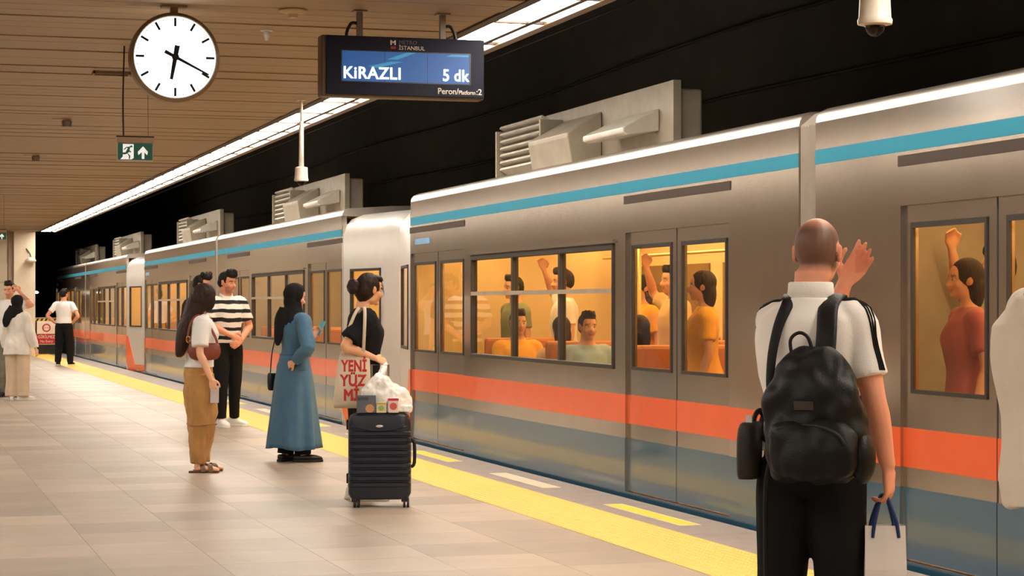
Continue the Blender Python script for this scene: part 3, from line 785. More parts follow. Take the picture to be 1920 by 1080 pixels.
def head_shape(mb, M, f):
    def E(c, r, rot=None):
        A = M.to_3x3() @ (rot if rot else Matrix.Identity(3))
        mb.ell(M @ V(c), r, A.to_4x4(), nu=20, nv=14)
    j = .93 if f else 1.
    E((0, -.014, .022), (.076, .098, .096)); E((0, .026, -.035), (.060*j, .060, .078)); E((0, .02, .03), (.068, .072, .072))
    E((0, .066, -.094), (.026*j, .022, .021)); E((0, .01, -.075), (.052*j, .05, .035))
    for s in (-1, 1):
        E((s*.030, .078, .016), (.026, .014, .0085)); E((s*.040, .056, -.03), (.024, .026, .024))
        E((s*.077, -.006, -.006), (.009, .019, .031), Matrix.Rotation(R(s*14), 3, 'Z') @ Matrix.Rotation(R(-10), 3, 'X'))
        E((s*.082, -.012, .008), (.007, .014, .02)); E((s*.012, .094, -.036), (.008, .009, .007))
    mb.tube([M @ V((0, .082, .006)), M @ V((0, .098, -.016)), M @ V((0, .108, -.033)), M @ V((0, .098, -.042))], [.008, .0095, .013, .009], n=10, sub=3, round_ends=True)
    E((0, .084, -.058), (.022, .009, .006)); E((0, .082, -.069), (.02, .010, .0065))

class Fig:
    def __init__(s, label, loc, rz, H, female=False, skin=(222, 168, 138), pose=None, lean=0., vox=.0065, name='person', group=None, slim=1.):
        s.k = H/1.75; s.f = female; s.lean = lean; s.vox = vox; s.skin = lin(skin)
        s.root = empty(name, (loc[0], loc[1], loc[2] if len(loc) > 2 else 0), R(rz), label, 'person', group, scale=s.k)
        sh = .162 if female else .182; sz = 1.392 if female else 1.403
        J = dict(sh_r=(sh, -.012, sz), sh_l=(-sh, -.012, sz), el_r=(.235, -.03, 1.12), el_l=(-.235, -.03, 1.12), wr_r=(.25, .04, .87), wr_l=(-.25, .04, .87),
                 hip_r=(.088, -.005, .90), hip_l=(-.088, -.005, .90), kn_r=(.095, .015, .49), kn_l=(-.095, .015, .49), an_r=(.10, -.02, .085), an_l=(-.10, -.02, .085),
                 foot_r=-8, foot_l=8, hd_r=(None, None, .5), hd_l=(None, None, .5), yaw=0, pitch=0, roll=0, head=(0, .018, 1.632))
        J.update(pose or {}); s.J = J; s.T = [(z, p*(slim if z < 1.2 else 1), q*(slim if z < 1.2 else 1), cx, cy) for z, p, q, cx, cy in (TF if female else TM)]
        s.HM = Matrix.Translation(J['head']) @ Matrix.Rotation(R(J['yaw']), 4, 'Z') @ Matrix.Rotation(R(J['pitch']), 4, 'X') @ Matrix.Rotation(R(J['roll']), 4, 'Y')
    def fin(s, mb):
        if s.lean:
            for p in mb.v:
                if p.z > .92: p.y += s.lean*(p.z-.92)
        return mb
    def arm(s, mb, q, r=1.):
        J = s.J; a = V(J['sh_'+q]); e = V(J['el_'+q]); w_ = V(J['wr_'+q]); r *= (.86 if s.f else 1.)
        x = a.x*.55
        mb.tube([(x, a.y, a.z-.004), a+V((0, 0, -.008)), a.lerp(e, .45), e, e.lerp(w_, .3), w_.lerp(e, .15), w_], [.052*r, .055*r, .05*r, .041*r, .043*r, .03*r, .027*r], n=14, sub=4, round_ends=True)
    def body(s, brow=True, stub=None, hands=True, feet=True):
        J = s.J; mb = MB()
        mb.secs([(z, p*(.94 if z < 1.42 else 1), q*(.94 if z < 1.42 else 1), cx, cy) for z, p, q, cx, cy in s.T], n=28, sub=2)
        for q in 'rl':
            s.arm(mb, q)
            a, kn, an = V(J['hip_'+q]), V(J['kn_'+q]), V(J['an_'+q])
            mb.tube([a+V((-.012 if q == 'r' else .012, 0, 0)), a.lerp(kn, .3), a.lerp(kn, .7), kn, kn.lerp(an, .3), kn.lerp(an, .7), an], [.07, .076, .062, .054, .055, .04, .036], n=14, sub=3, round_ends=True)
            if feet:
                Fm = Matrix.Translation((an.x, an.y, an.z-.085)) @ Matrix.Rotation(R(J['foot_'+q]), 4, 'Z')
                mb.tube([Fm @ V(p) for p in ((0, 0, .085), (0, -.02, .04), (0, .05, .045), (0, .12, .035), (.005, .17, .028))], [.036, .034, .036, .04, .03], n=12, sub=3, round_ends=True, flat=((0, 0, 1), .72))
            if hands:
                e, w_ = V(J['el_'+q]), V(J['wr_'+q]); d, n, c = J['hd_'+q]
                d = V(d) if d else (w_-e); n = V(n) if n else V((-1 if q == 'r' else 1, .1, 0))
                hand_shape(mb, w_, d, n, q, c, .92 if s.f else 1.03)
        head_shape(mb, s.HM, s.f)
        h = s.HM
        r = .8 if s.f else 1.
        mb.tube([(0, -.016, 1.46), (0, -.012, 1.52), h @ V((0, -.03, -.06)), h @ V((0, -.03, -.01))], [.064*r, .056*r, .056*r, .052*r], n=16, sub=3)
        s.fin(mb)
        me = modified(mb.mesh('body'), s.vox, 3, 0, 0)
        o = link('body', me, M_skin, s.root, True)
        at = me.color_attributes.new('tone', 'FLOAT_COLOR', 'POINT')
        inv = h.inverted(); data = []; sk = V(s.skin); lip = V((sk.x*.78, sk.y*.5, sk.z*.5)); dk = V((.03, .02, .015))
        rz = V((sk.x*.92, sk.y*.78, sk.z*.74))
        for v in me.vertices:
            c = sk
            if v.co.z > 1.42:
                y = v.co.y-(s.lean*(v.co.z-.92) if s.lean else 0)
                p = inv @ V((v.co.x, y, v.co.z))
                if p.z > -.13:
                    if .11 > p.y > .07 and abs(p.x) < .024 and -.077 < p.z < -.053: c = lip
                    elif brow and .11 > p.y > .055 and .010 < abs(p.x) < .052 and .014 < p.z < .027: c = sk.lerp(dk, .8)
                    elif abs(p.x) > .076 and abs(p.z) < .04: c = rz
                    if stub: c = stub(p, c)
            data += [c[0], c[1], c[2], 1.]
        at.data.foreach_set('color', data)
        if brow:
            g = MB(); g2 = MB()
            for sx in (-1, 1):
                g.ell(h @ V((sx*.031, .0735, -.001)), (.013, .011, .0075), h.to_3x3().to_4x4()); g2.ell(h @ V((sx*.031, .0815, -.001)), (.0055, .004, .0055), h.to_3x3().to_4x4())
            s.fin(g); s.fin(g2)
            e = g.build('eyes', M_eye, s.root, smooth=True); g2.build('iris', M_iris, e, smooth=True)
        return o
    def top(s, name, m, hem=.84, infl=.02, sleeve=.62, sr=(.075, .068, .066), flare=.0, neck=1.478, wr=(.006, 9, 5), vox=.0085, long=False, cuff=.045, label=None):
        mb = MB(); zs = [hem+(neck-hem)*i/14 for i in range(15)]; L = []
        for z in zs:
            _, a, b, cx, cy = interp(s.T, max(z, .9) if flare else z); t = max(0, (1.1-z)/(1.1-hem)) if hem < 1.1 else 0
            lo = min(1, (1.48-z)/.08)
            L.append((z, a+infl*max(.35, lo)+flare*t, b+infl*max(.35, lo)*1.1+flare*t, cx, cy))
        mb.secs(L, n=30)
        J = s.J
        for q in 'rl':
            a, e, w_ = V(J['sh_'+q]), V(J['el_'+q]), V(J['wr_'+q])
            if long:
                pts = [(a.x*.55, a.y, a.z-.005), a+V((0, 0, -.004)), a.lerp(e, .5), e, e.lerp(w_, .5), e.lerp(w_, .93)]
                rr = [sr[0], sr[0], sr[1], sr[2], (sr[2]+cuff)/2, cuff]
            else:
                pts = [(a.x*.55, a.y, a.z-.005), a+V((0, 0, -.004)), a.lerp(e, sleeve*.55), a.lerp(e, sleeve)]; rr = [sr[0], sr[0], sr[1], sr[2]]
            mb.tube(pts, rr, n=18, sub=4)
        s.fin(mb)
        o = mb.build(name, m, s.root, voxel=vox, it=4, wr=(*wr, random.random()*50) if wr else None)
        if label: o['label'] = label
        return o
    def pants(s, m, name='trousers', waist=1.03, infl=.018, rad=(.105, .10, .085, .08, .075), hem=.07, wr=(.006, 10, 5), vox=.0085, label=None):
        mb = MB(); J = s.J; L = []
        for z in (.80, .84, .88, .92, .96, 1.0, waist):
            _, a, b, cx, cy = interp(s.T, z); L.append((z, a+infl, b+infl, cx, cy))
        mb.secs(L, n=28)
        for q in 'rl':
            a, kn, an = V(J['hip_'+q]), V(J['kn_'+q]), V(J['an_'+q]); bot = an+V((0, 0, hem-.085)); 
            mb.tube([a+V((0, 0, .02)), a.lerp(kn, .45), kn, kn.lerp(bot, .5), bot], rad, n=18, sub=4)
        s.fin(mb)
        o = mb.build(name, m, s.root, voxel=vox, it=4, wr=(*wr, random.random()*50, waist) if wr else None)
        if label: o['label'] = label
        return o
    def shoes(s, m, sole, kind='sneaker', L=.28):
        for q in 'rl':
            an = V(s.J['an_'+q])
            Fm = Matrix.Translation((an.x, an.y, an.z-.085)) @ Matrix.Rotation(R(s.J['foot_'+q]), 4, 'Z')
            if kind == 'sandal':
                g = MB(); rg = []
                ol = [(-.035, -.085), (.03, -.088), (.042, -.03), (.036, .05), (.05, .12), (.042, .175), (.0, .195), (-.035, .175), (-.046, .11), (-.034, .04), (-.042, -.03)]
                g.rings([[V((x, y, z)) for x, y in ol] for z in (.0, .018)]); g.xf(Fm)
                sh = g.build('sandal', sole, s.root, bevel=.004)
                for y in (.03, .10):
                    c = MB(); rg = []
                    for i in range(9):
                        t = math.pi*i/8
                        for_ = [V((.052*math.cos(t), y+dy+.02*math.cos(t), .012+hh*math.sin(t))) for dy, hh in ((-.022, .07), (.022, .062), (.022, .056), (-.022, .064))]
                        rg.append(for_)
                    c.rings(rg); c.xf(Fm); c.build('strap', m, sh)
                continue
            g = MB(); rg = []; lo = kind == 'flat'
            prof = ((-.095, .018, .04), (-.085, .032, .075), (-.05, .038, .095), (0., .038, .095), (.05, .042, .075), (.10, .047, .058), (.15, .045, .048), (.185, .030, .036), (.197, .012, .02))
            for y, a, hgt in prof:
                if lo: hgt = min(hgt, .06)
                rg.append([V((a*math.copysign(abs(math.cos(t))**.8, math.cos(t)), y, .014+hgt*.5+hgt*.5*math.copysign(abs(math.sin(t))**.7, math.sin(t)))) for t in [2*math.pi*j/16 for j in range(16)]])
            g.rings(rg); g.xf(Fm)
            sh = g.build('shoe', m, s.root, smooth=True)
            g = MB(); ol = [(-.03, -.098), (.03, -.098), (.041, -.05), (.041, .04), (.051, .11), (.046, .165), (.02, .2), (-.02, .2), (-.046, .165), (-.051, .11), (-.041, .04), (-.041, -.05)]
            g.rings([[V((x, y, z)) for x, y in ol] for z in (0., .024)]); g.xf(Fm); g.build('sole', sole, sh, bevel=.004)
    def hd(s, mb):   # head-frame shapes to body frame
        mb.xf(s.HM); return s.fin(mb)
    def hair_short(s, m, top=.03, fringe=.0, vox=.006):
        g = MB(); g.ell((0, -.022, .034), (.083, .100, .096)); g.ell((0, -.05, .0), (.079, .075, .075)); g.ell((0, .01+fringe, .095), (.066, .085, .03+top*.4))
        for i in range(14):
            a = i*2.4; g.ell((.045*math.cos(a)*(.4+i/20), .02+fringe+.05*math.sin(a), .112+top*.4*random.random()), (.02, .024, .018+top*.3))
        return s.hd(g).build('hair', m, s.root, voxel=vox, it=2, wr=(.004, 40, 30, 3.))

# ---- man with the backpack
RZ = -37
def stubble(p, c):
    # clipped hair: dark on the back and sides, thin on the crown
    side = (p.y < .045 and p.z > -.075+max(0, p.y)*.6) and not (abs(p.x) > .074 and abs(p.z+.0) < .045 and -.035 < p.y < .03)
    if not side or p.length > .145: return c
    lowf = min(1, max(0, (p.z+.075)/.03)); crown = min(1, max(0, (p.z-.07)/.045))
    k = .84*lowf*(1-crown*.86)*min(1, max(0, (.055-p.y)/.03))
    return V(c).lerp(V((.052, .034, .026)), k)
MX, MY = 3.00, 6.40
man = Fig('shaven-headed man in a white polo shirt, seen from behind, hand raised to his brow', (MX, MY), RZ, 1.715, skin=(236, 164, 132), vox=.0055, slim=.9,
          pose=dict(sh_r=(.158, -.012, 1.403), sh_l=(-.14, .03, 1.403), el_r=(.222, -.05, 1.14), wr_r=(.262, -.01, .908), el_l=(-.03, .30, 1.29), wr_l=(.065, .25, 1.53),
                    hd_r=((.05, .12, -1), (-1, .15, 0), [.9, 1.0, 1.05, 1.1]), hd_l=((.55, .05, .8), (.1, -1, .15), [.35, .4, .5, .6]), yaw=-4, pitch=-6, head=(.015, .03, 1.632), kn_l=(-.11, .02, .49), an_l=(-.13, -.03, .085)))
man.body(stub=stubble)
M_polo = cloth('white_polo', (246, 241, 236), .03)
sh = man.top('polo_shirt', M_polo, hem=.955, infl=.025, sleeve=.74, sr=(.07, .067, .066), wr=(.007, 8, 4.5), vox=.007)
g = MB(); rg = []
for z, a, b in ((1.462, .086, .078), (1.50, .079, .072), (1.528, .077, .07), (1.532, .071, .064), (1.50, .071, .064), (1.462, .078, .07)):
    rg.append([V((a*math.cos(t), -.014+b*math.sin(t)+.02*(z-1.46)/.07*math.sin(t)*.3, z-.022*max(0, math.sin(t)))) for t in [2*math.pi*j/28 for j in range(28)]])
g.rings(rg, loop=True); man.fin(g).build('collar', M_polo, sh, smooth=True)
M_str = cloth('stripe_black', (28, 26, 26))
tree = BVHTree.FromPolygons([v.co.copy() for v in sh.data.vertices], [tuple(p.vertices) for p in sh.data.polygons])
def on_shirt(p, off):        # nearest point of the shirt, lifted by off
    q_, n_, _, _ = tree.find_nearest(V(p)); return q_+n_*off
for q, sg in (('r', 1), ('l', -1)):
    a, e = V(man.J['sh_'+q]), V(man.J['el_'+q]); ax = (e-a).normalized()
    out = V((sg, 0, .25)); out = (out-ax*out.dot(ax)).normalized(); side = ax.cross(out)
    back_ = V((0, -.75, 0)); back_ = back_-ax*back_.dot(ax)
    for k in (-1, 0, 1):
        dirr = (out+side*(.2*k)+back_).normalized(); up_ = (V((sg*.35, -.2, .8))+side*(.2*k)).normalized()
        path = [V((a.x*.62, a.y-.004+.02*k, 1.48)), V((a.x*.88, a.y-.008+.021*k, 1.48)), a+up_*.085+ax*.015, a.lerp(e, .2)+dirr*.085, a.lerp(e, .38)+dirr*.08, a.lerp(e, .55)+dirr*.08, a.lerp(e, .715)+dirr*.08]
        fine = [V(t_) for t_ in catmull([tuple(p) for p in path], 4)]
        MB().tube([on_shirt(p, .0015) for p in fine], .0036, n=6, sub=1).build('sleeve_stripe', M_str, sh, smooth=True)
man.pants(cloth('black_trousers', (20, 20, 21), .1), waist=.995, infl=.014, rad=(.10, .098, .086, .082, .08))
man.shoes(cloth('black_shoe', (24, 24, 25)), M_dark)

M_pack = mat('backpack_nylon', (15, 15, 16), .5, var=.2, scale=8, spec=.3, bump=.2, bscale=160)
bp = empty('backpack', (MX, MY, 0), R(RZ), 'black nylon backpack worn by the man in the white polo shirt', 'backpack', scale=man.k)
g = MB(); g.secs([(.905, .09, .04, .0, -.225), (.93, .15, .085, .0, -.232), (1.02, .172, .102, .005, -.24), (1.12, .172, .104, .005, -.24), (1.22, .155, .092, .0, -.234), (1.30, .118, .072, -.005, -.222), (1.35, .068, .046, -.005, -.206), (1.37, .02, .02, -.005, -.196)], n=32, e=.85, sub=3)
g.xf(Matrix.Translation((.055, 0, -.045))); bd = g.build('main_bag', M_pack, bp, voxel=.008, it=3, wr=(.02, 10, 9, 4.))
g = MB(); g.secs([(.925, .08, .03, .02, -.32), (.945, .135, .055, .02, -.325), (1.0, .15, .062, .02, -.326), (1.06, .145, .052, .02, -.325), (1.105, .12, .03, .02, -.32), (1.12, .05, .012, .02, -.318)], n=28, e=.8, sub=3)
g.xf(Matrix.Translation((.055, 0, -.045))); pocket = g.build('front_pocket', M_pack, bp, voxel=.008, it=3, wr=(.014, 12, 10, 9.))
def on_pack(x, z, off):      # a point on the outer cloth of the pack
    best = None
    for o_ in (bd, pocket):
        v = min((v for v in o_.data.vertices if v.co.y < -.24), key=lambda v: (v.co.x-x)**2+(v.co.z-z)**2)
        if (v.co.x-x)**2+(v.co.z-z)**2 < .0009 and (best is None or v.co.y < best.co.y): best = v
    return V((x, best.co.y+off, z)), best.normal.copy()
MB().tube([on_pack(x, z, -.001)[0] for x, z in ((-.065, 1.035), (-.03, 1.05), (.02, 1.058), (.07, 1.06), (.12, 1.052), (.165, 1.03), (.185, 1.0))], .0055, n=6, sub=3).build('zipper', M_dark, bp, smooth=True)
g = MB().ell((.225, -.255, .95), (.04, .07, .085)); g.build('side_pocket', M_pack, bp, smooth=True)
pt, nn = on_pack(.045, 1.125, 0)
MB().box(-.032, .032, -.014, .014, -.004, .004, Matrix.Translation(pt+nn*.005) @ nn.to_track_quat('Z', 'X').to_matrix().to_4x4() @ Matrix.Rotation(R(90), 4, 'Z')).build('badge', mat('badge_grey', (70, 62, 60), .4, .3), bp)
def wrap(z, ang):     # a point just proud of the polo shirt
    _, p, q, cx, cy = interp(man.T, z); t_ = R(ang)
    return on_shirt((cx+(p+.05)*math.cos(t_), cy+(q+.05)*math.sin(t_), z), .005)
MB().tube([(.085, -.20, 1.25), (.085, -.165, 1.36), on_shirt((.085, -.115, 1.46), .006), on_shirt((.09, -.02, 1.50), .006), on_shirt((.098, .05, 1.48), .006), wrap(1.40, 52), wrap(1.30, 44), wrap(1.20, 34), wrap(1.10, 14), wrap(1.03, -14), wrap(.99, -42), (.13, -.17, .96), (.13, -.21, .95)], [.036, .036, .036, .036, .034, .032, .03, .026, .018, .014, .012, .012, .012], n=10, sub=5, flat=((0, -.8, .6), .22)).build('shoulder_strap', M_pack, bp, smooth=True)
MB().tube([(-.06, -.23, 1.08), (-.095, -.21, 1.15), (-.10, -.175, 1.27), (-.085, -.14, 1.38), on_shirt((-.065, -.11, 1.465), .006), on_shirt((-.07, -.02, 1.50), .006), on_shirt((-.085, .05, 1.48), .006), wrap(1.40, 128), wrap(1.30, 136), wrap(1.20, 146), wrap(1.10, 166), wrap(1.03, 194), wrap(.99, 222), (-.06, -.17, .96), (-.06, -.22, .95)], [.014, .014, .016, .018, .022, .026, .028, .028, .026, .022, .018, .014, .012, .012, .012], n=10, sub=5, flat=((0, -.8, .6), .3)).build('shoulder_strap', M_pack, bp, smooth=True)
MB().tube([(-.02, -.215, 1.275), (-.028, -.21, 1.335), (0, -.205, 1.36), (.03, -.205, 1.345), (.045, -.205, 1.30)], .006, n=8, sub=5).build('haul_loop', M_pack, bp, smooth=True)
MB().tube([(-.09, -.21, .95), (-.11, -.205, .87), (-.12, -.18, .75), (-.118, -.185, .6), (-.116, -.18, .42)], [.009, .009, .008, .008, .008], n=8, sub=3).build('hanging_strap', M_pack, bp, smooth=True)
po = empty('hip_pouch', (MX, MY, 0), R(RZ), 'small dark pouch hanging at the left hip of the backpack man', 'bag', scale=man.k)
g = MB(); g.secs([(.86, .028, .05, -.198, -.09), (.875, .036, .07, -.198, -.09), (1.0, .038, .072, -.196, -.09), (1.045, .032, .062, -.193, -.09), (1.055, .02, .04, -.19, -.09)], n=20, e=.7, sub=2)
g.build('pouch', mat('pouch_brown', (36, 30, 28), .6), po, smooth=True)
MB().box(-.198, -.178, -.138, -.131, .99, 1.078).build('paper_tag', M_white, po)
g = MB()
g.tube([(-.185, -.085, 1.03), (-.18, -.075, 1.075), (-.165, -.06, 1.09), (-.15, -.05, 1.07)], .008, n=8, sub=4, flat=((0, 1, 0), 2.)); g.build('belt_loop', M_pack, po, smooth=True)
# paper carrier bag in his right hand
M_paper = mat('white_paper', (230, 224, 220), .55, var=.03)
M_bluec = cloth('blue_ribbon', (30, 52, 108))
def grip(fig, q, along, inward):     # the hollow of a closed hand, in world coordinates
    d_, n_, _ = fig.J['hd_'+q]; d_ = V(d_).normalized(); n_ = V(n_); n_ = (n_-d_*n_.dot(d_)).normalized()
    p_ = V(fig.J['wr_'+q])+d_*along+n_*inward
    if p_.z > .92: p_.y += fig.lean*(p_.z-.92)
    return V(fig.root.location)+Matrix.Rotation(fig.root.rotation_euler.z, 3, 'Z') @ (p_*fig.k)
hx = grip(man, 'r', .102, .022)
pb = empty('carrier_bag', (hx.x, hx.y, hx.z-.402), R(-17), 'white paper carrier bag with blue handles in the right hand of the backpack man', 'bag')
g = MB(); rg = []
for z, a, b in ((0, .068, .04), (.16, .069, .045), (.305, .067, .032)):
    rg.append([V((x, y, z)) for x, y in ((-a, -b), (0, -b-.004), (a, -b), (a+.0, 0), (a, b), (0, b+.004), (-a, b), (-a+.01*(z > .1), 0))])
g.rings(rg, cap=False); g.add(rg[0], [tuple(range(8))]); 
g.rings([[p*.985 for p in r] for r in rg], cap=False)
g.build('bag_body', M_paper, pb)
for y in (-.034, .034):
    MB().tube([(-.042, y, .265), (-.034, y*.95, .32), (-.011, y*.25, .395), (.0, y*.2, .402), (.011, y*.25, .395), (.036, y*.95, .32), (.044, y, .265)], .0065, n=8, sub=4).build('handle', M_bluec, pb, smooth=True)

# ---- person in the cream shirt
cr = Fig('person in a loose cream shirt standing in front of the train beside the backpack man', (3.255, 5.213), -108, 1.72, skin=(222, 168, 138), vox=.008, lean=-.10, pose=dict(head=(0, .13, 1.61), el_l=(-.24, .05, 1.13), wr_l=(-.2, .24, .98)))
cr.body()
cr.top('shirt', cloth('cream_shirt', (230, 218, 202), .04), hem=.86, infl=.065, sr=(.10, .09, .08), long=True, cuff=.055, wr=(.016, 6, 2.5))
cr.pants(cloth('dark_chinos', (60, 54, 50)))
cr.shoes(cloth('brown_shoe', (70, 50, 40)), M_dark)
cr.hair_short(M_hairbr)

# ---- woman with long hair and tan trousers
ln = Fig('woman with long dark hair, white T-shirt and wide tan trousers', (2.624, 17.807), -95, 1.60, True, (238, 184, 150), lean=.03, vox=.0065,
         pose=dict(el_r=(.245, -.02, 1.12), wr_r=(.255, .09, .875), hd_r=((0, .25, -1), (-1, .2, 0), .75), yaw=24, pitch=-8, an_r=(.08, -.02, .085), an_l=(-.08, .03, .085), kn_r=(.085, .02, .49)))
ln.body()
ln.top('t_shirt', cloth('white_cotton', (236, 234, 234), .03), hem=.98, infl=.032, sleeve=.8, sr=(.074, .08, .082), wr=(.008, 8, 4))
ln.pants(cloth('tan_cotton', (178, 132, 76), .08), rad=(.135, .15, .13, .105, .072), hem=.085, waist=1.04, infl=.018, wr=(.02, 13, 6.), label='wide tan cotton trousers with a knee seam')
for q in 'rl':
    kn = V(ln.J['kn_'+q]); g = MB(); n = 26
    rg = []
    for i in range(n):
        t = 2*math.pi*i/n; c = V((kn.x+.132*math.cos(t), kn.y+.132*math.sin(t), kn.z-.04+.008*math.sin(2*t)))
        rg.append([c+V((math.cos(t)*.005*math.cos(w2), math.sin(t)*.005*math.cos(w2), .007*math.sin(w2))) for w2 in (0, 1.57, 3.14, 4.71)])
    g.rings(rg, loop=True); g.build('knee_seam', cloth('tan_seam', (150, 108, 60)), ln.root, smooth=True)
ln.shoes(mat('strap_brown', (112, 84, 66), .6), mat('cork_sole', (92, 60, 42), .8), 'sandal')
g = MB(); g.ell((0, -.012, .03), (.10, .116, .11)); g.ell((0, -.055, -.02), (.098, .09, .1)); g.ell((.058, .02, -.03), (.045, .07, .1)); g.ell((-.058, .02, -.03), (.045, .07, .1))
ln.hd(g)
h = MB(); h.secs([(1.08, .06, .028, .03, -.20), (1.12, .10, .048, .03, -.19), (1.25, .122, .072, .02, -.165), (1.38, .125, .09, .01, -.125), (1.5, .115, .10, .0, -.07), (1.6, .10, .105, 0, -.04), (1.67, .065, .075, 0, -.03)], n=26, sub=3)
ln.fin(h); g.add(h.v, h.f)
g.build('hair', hair_mat('hair_long', (48, 31, 24)), ln.root, voxel=.008, it=4, wr=(.006, 34, 3, 1.))
M_leather = mat('brown_leather', (128, 58, 36), .45, var=.12, bump=.15)
sb = empty('shoulder_bag', (2.624, 17.807, 0), R(-95), 'reddish brown leather shoulder bag under the arm of the long-haired woman', 'bag', scale=ln.k)
g = MB(); g.secs([(1.05, .02, .05, .185, .03), (1.065, .032, .12, .185, .03), (1.12, .036, .15, .185, .03), (1.18, .030, .145, .182, .03), (1.21, .014, .13, .18, .03)], n=26, e=.8, sub=3)
g.build('bag_body', M_leather, sb, smooth=True)
MB().tube([(.175, -.1, 1.2), (.165, -.12, 1.26), (.14, -.09, 1.40), (.12, -.02, 1.468), (.13, .06, 1.40), (.165, .13, 1.27), (.175, .15, 1.2)], .012, n=8, sub=5, flat=((1, 0, 0), .4)).build('strap', M_leather, sb, smooth=True)
MB().tube([(.19+.0, -.12+.018*math.cos(t), 1.245+.03*math.sin(t)) for t in [2*math.pi*i/12 for i in range(13)]], .005, n=6, sub=1).build('ring', mat('gold', (214, 160, 70), .25, .9), sb, smooth=True)
def phone(loc, rot, label, rgb):
    e = empty('phone', loc, 0, label, 'phone'); e.rotation_euler = rot
    MB().box(-.036, .036, -.004, .004, -.075, .075).build('case', mat('phone_case_%d' % rgb[0], rgb, .35), e, bevel=.003)
    MB().box(-.032, .032, .0042, .005, -.07, .07).build('screen', mat('phone_screen', (30, 34, 40), .1), e)
def on(fig, p):      # a point of the figure in world coordinates
    p = V(p)
    if p.z > .92: p.y += fig.lean*(p.z-.92)
    return V(fig.root.location)+Matrix.Rotation(fig.root.rotation_euler.z, 3, 'Z') @ (p*fig.k)
phone(grip(ln, 'r', .115, .012)+V((0, 0, -.025)), (R(12), 0, R(-5)), 'phone with a pale case in the hand of the long-haired woman', (206, 196, 200))

# ---- man in the striped shirt
def stripe_mat():
    m = bpy.data.materials.new('striped_cotton'); m.use_nodes = True; nt = m.node_tree; b = nt.nodes['Principled BSDF']
    tc = nt.nodes.new('ShaderNodeTexCoord'); sp_ = nt.nodes.new('ShaderNodeSeparateXYZ'); nt.links.new(tc.outputs['Object'], sp_.inputs[0])
    nz = nt.nodes.new('ShaderNodeTexNoise'); nz.inputs['Scale'].default_value = 5; nt.links.new(tc.outputs['Object'], nz.inputs['Vector'])
    a = nt.nodes.new('ShaderNodeMath'); a.operation = 'MULTIPLY_ADD'; a.inputs[1].default_value = .05; nt.links.new(nz.outputs[0], a.inputs[0]); nt.links.new(sp_.outputs['Z'], a.inputs[2])
    d = nt.nodes.new('ShaderNodeMath'); d.operation = 'DIVIDE'; d.inputs[1].default_value = .101; nt.links.new(a.outputs[0], d.inputs[0])
    f = nt.nodes.new('ShaderNodeMath'); f.operation = 'FRACT'; nt.links.new(d.outputs[0], f.inputs[0])
    g_ = nt.nodes.new('ShaderNodeMath'); g_.operation = 'LESS_THAN'; g_.inputs[1].default_value = .43; nt.links.new(f.outputs[0], g_.inputs[0])
    mx = nt.nodes.new('ShaderNodeMix'); mx.data_type = 'RGBA'; mx.inputs['A'].default_value = (*lin((232, 226, 216)), 1); mx.inputs['B'].default_value = (*lin((24, 22, 22)), 1)
    nt.links.new(g_.outputs[0], mx.inputs['Factor']); nt.links.new(mx.outputs['Result'], b.inputs['Base Color']); b.inputs['Roughness'].default_value = .85
    return m
sm = Fig('man in a black and white striped polo shirt with clasped hands', (3.913, 24.418), -160, 1.82, skin=(224, 150, 118), vox=.0065,
         pose=dict(el_r=(.262, .06, 1.165), wr_r=(.05, .215, 1.03), el_l=(-.27, .04, 1.14), wr_l=(-.07, .21, .985), hd_r=((-.8, .15, -.45), (0, -1, .0), .5), hd_l=((.75, .25, -.45), (0, -1, 0), .6), yaw=22, pitch=-4,
                   an_r=(.10, .06, .085), kn_r=(.10, .06, .49), an_l=(-.13, -.06, .085), foot_l=20))
def beard(p, c):
    if p.y > .01 and p.z < -.045 and not (abs(p.x) < .024 and -.077 < p.z < -.053): return V(c).lerp(V((.06, .04, .03)), .38)
    return c
sm.body(stub=beard)
sp = sm.top('striped_shirt', stripe_mat(), hem=.95, infl=.026, sleeve=.78, sr=(.08, .076, .076), wr=(.007, 8, 5))
g = MB(); rg = []
for z, a, b in ((1.455, .088, .08), (1.50, .078, .074), (1.515, .074, .069), (1.50, .07, .065), (1.455, .08, .072)):
    rg.append([V((a*math.cos(t), -.012+b*math.sin(t), z-.035*max(0, math.sin(t)))) for t in [2*math.pi*j/28 for j in range(28)]])
g.rings(rg, loop=True).build('collar', cloth('collar_white', (232, 226, 216)), sp, smooth=True)
sm.pants(cloth('black_jeans', (18, 18, 19), .1), rad=(.108, .10, .076, .066, .058), hem=.1)
sm.shoes(cloth('white_sneaker', (228, 224, 218), .03, .5), M_white)
sm.hair_short(M_hairbl, top=.05, fringe=.035)

# ---- man behind her
mb_ = Fig('dark-haired man whose face shows over the long-haired woman', (3.80, 25.65), -150, 1.80, skin=(218, 150, 118), vox=.008, pose=dict(yaw=28))
mb_.body(stub=beard)
mb_.top('t_shirt', cloth('charcoal_cotton', (52, 50, 50)), infl=.022)
mb_.pants(cloth('blue_jeans', (50, 58, 76)), rad=(.108, .10, .08, .07, .066))
mb_.shoes(cloth('black_shoe', (24, 24, 25)), M_dark)
mb_.hair_short(M_hairbl, top=.05, fringe=.03)

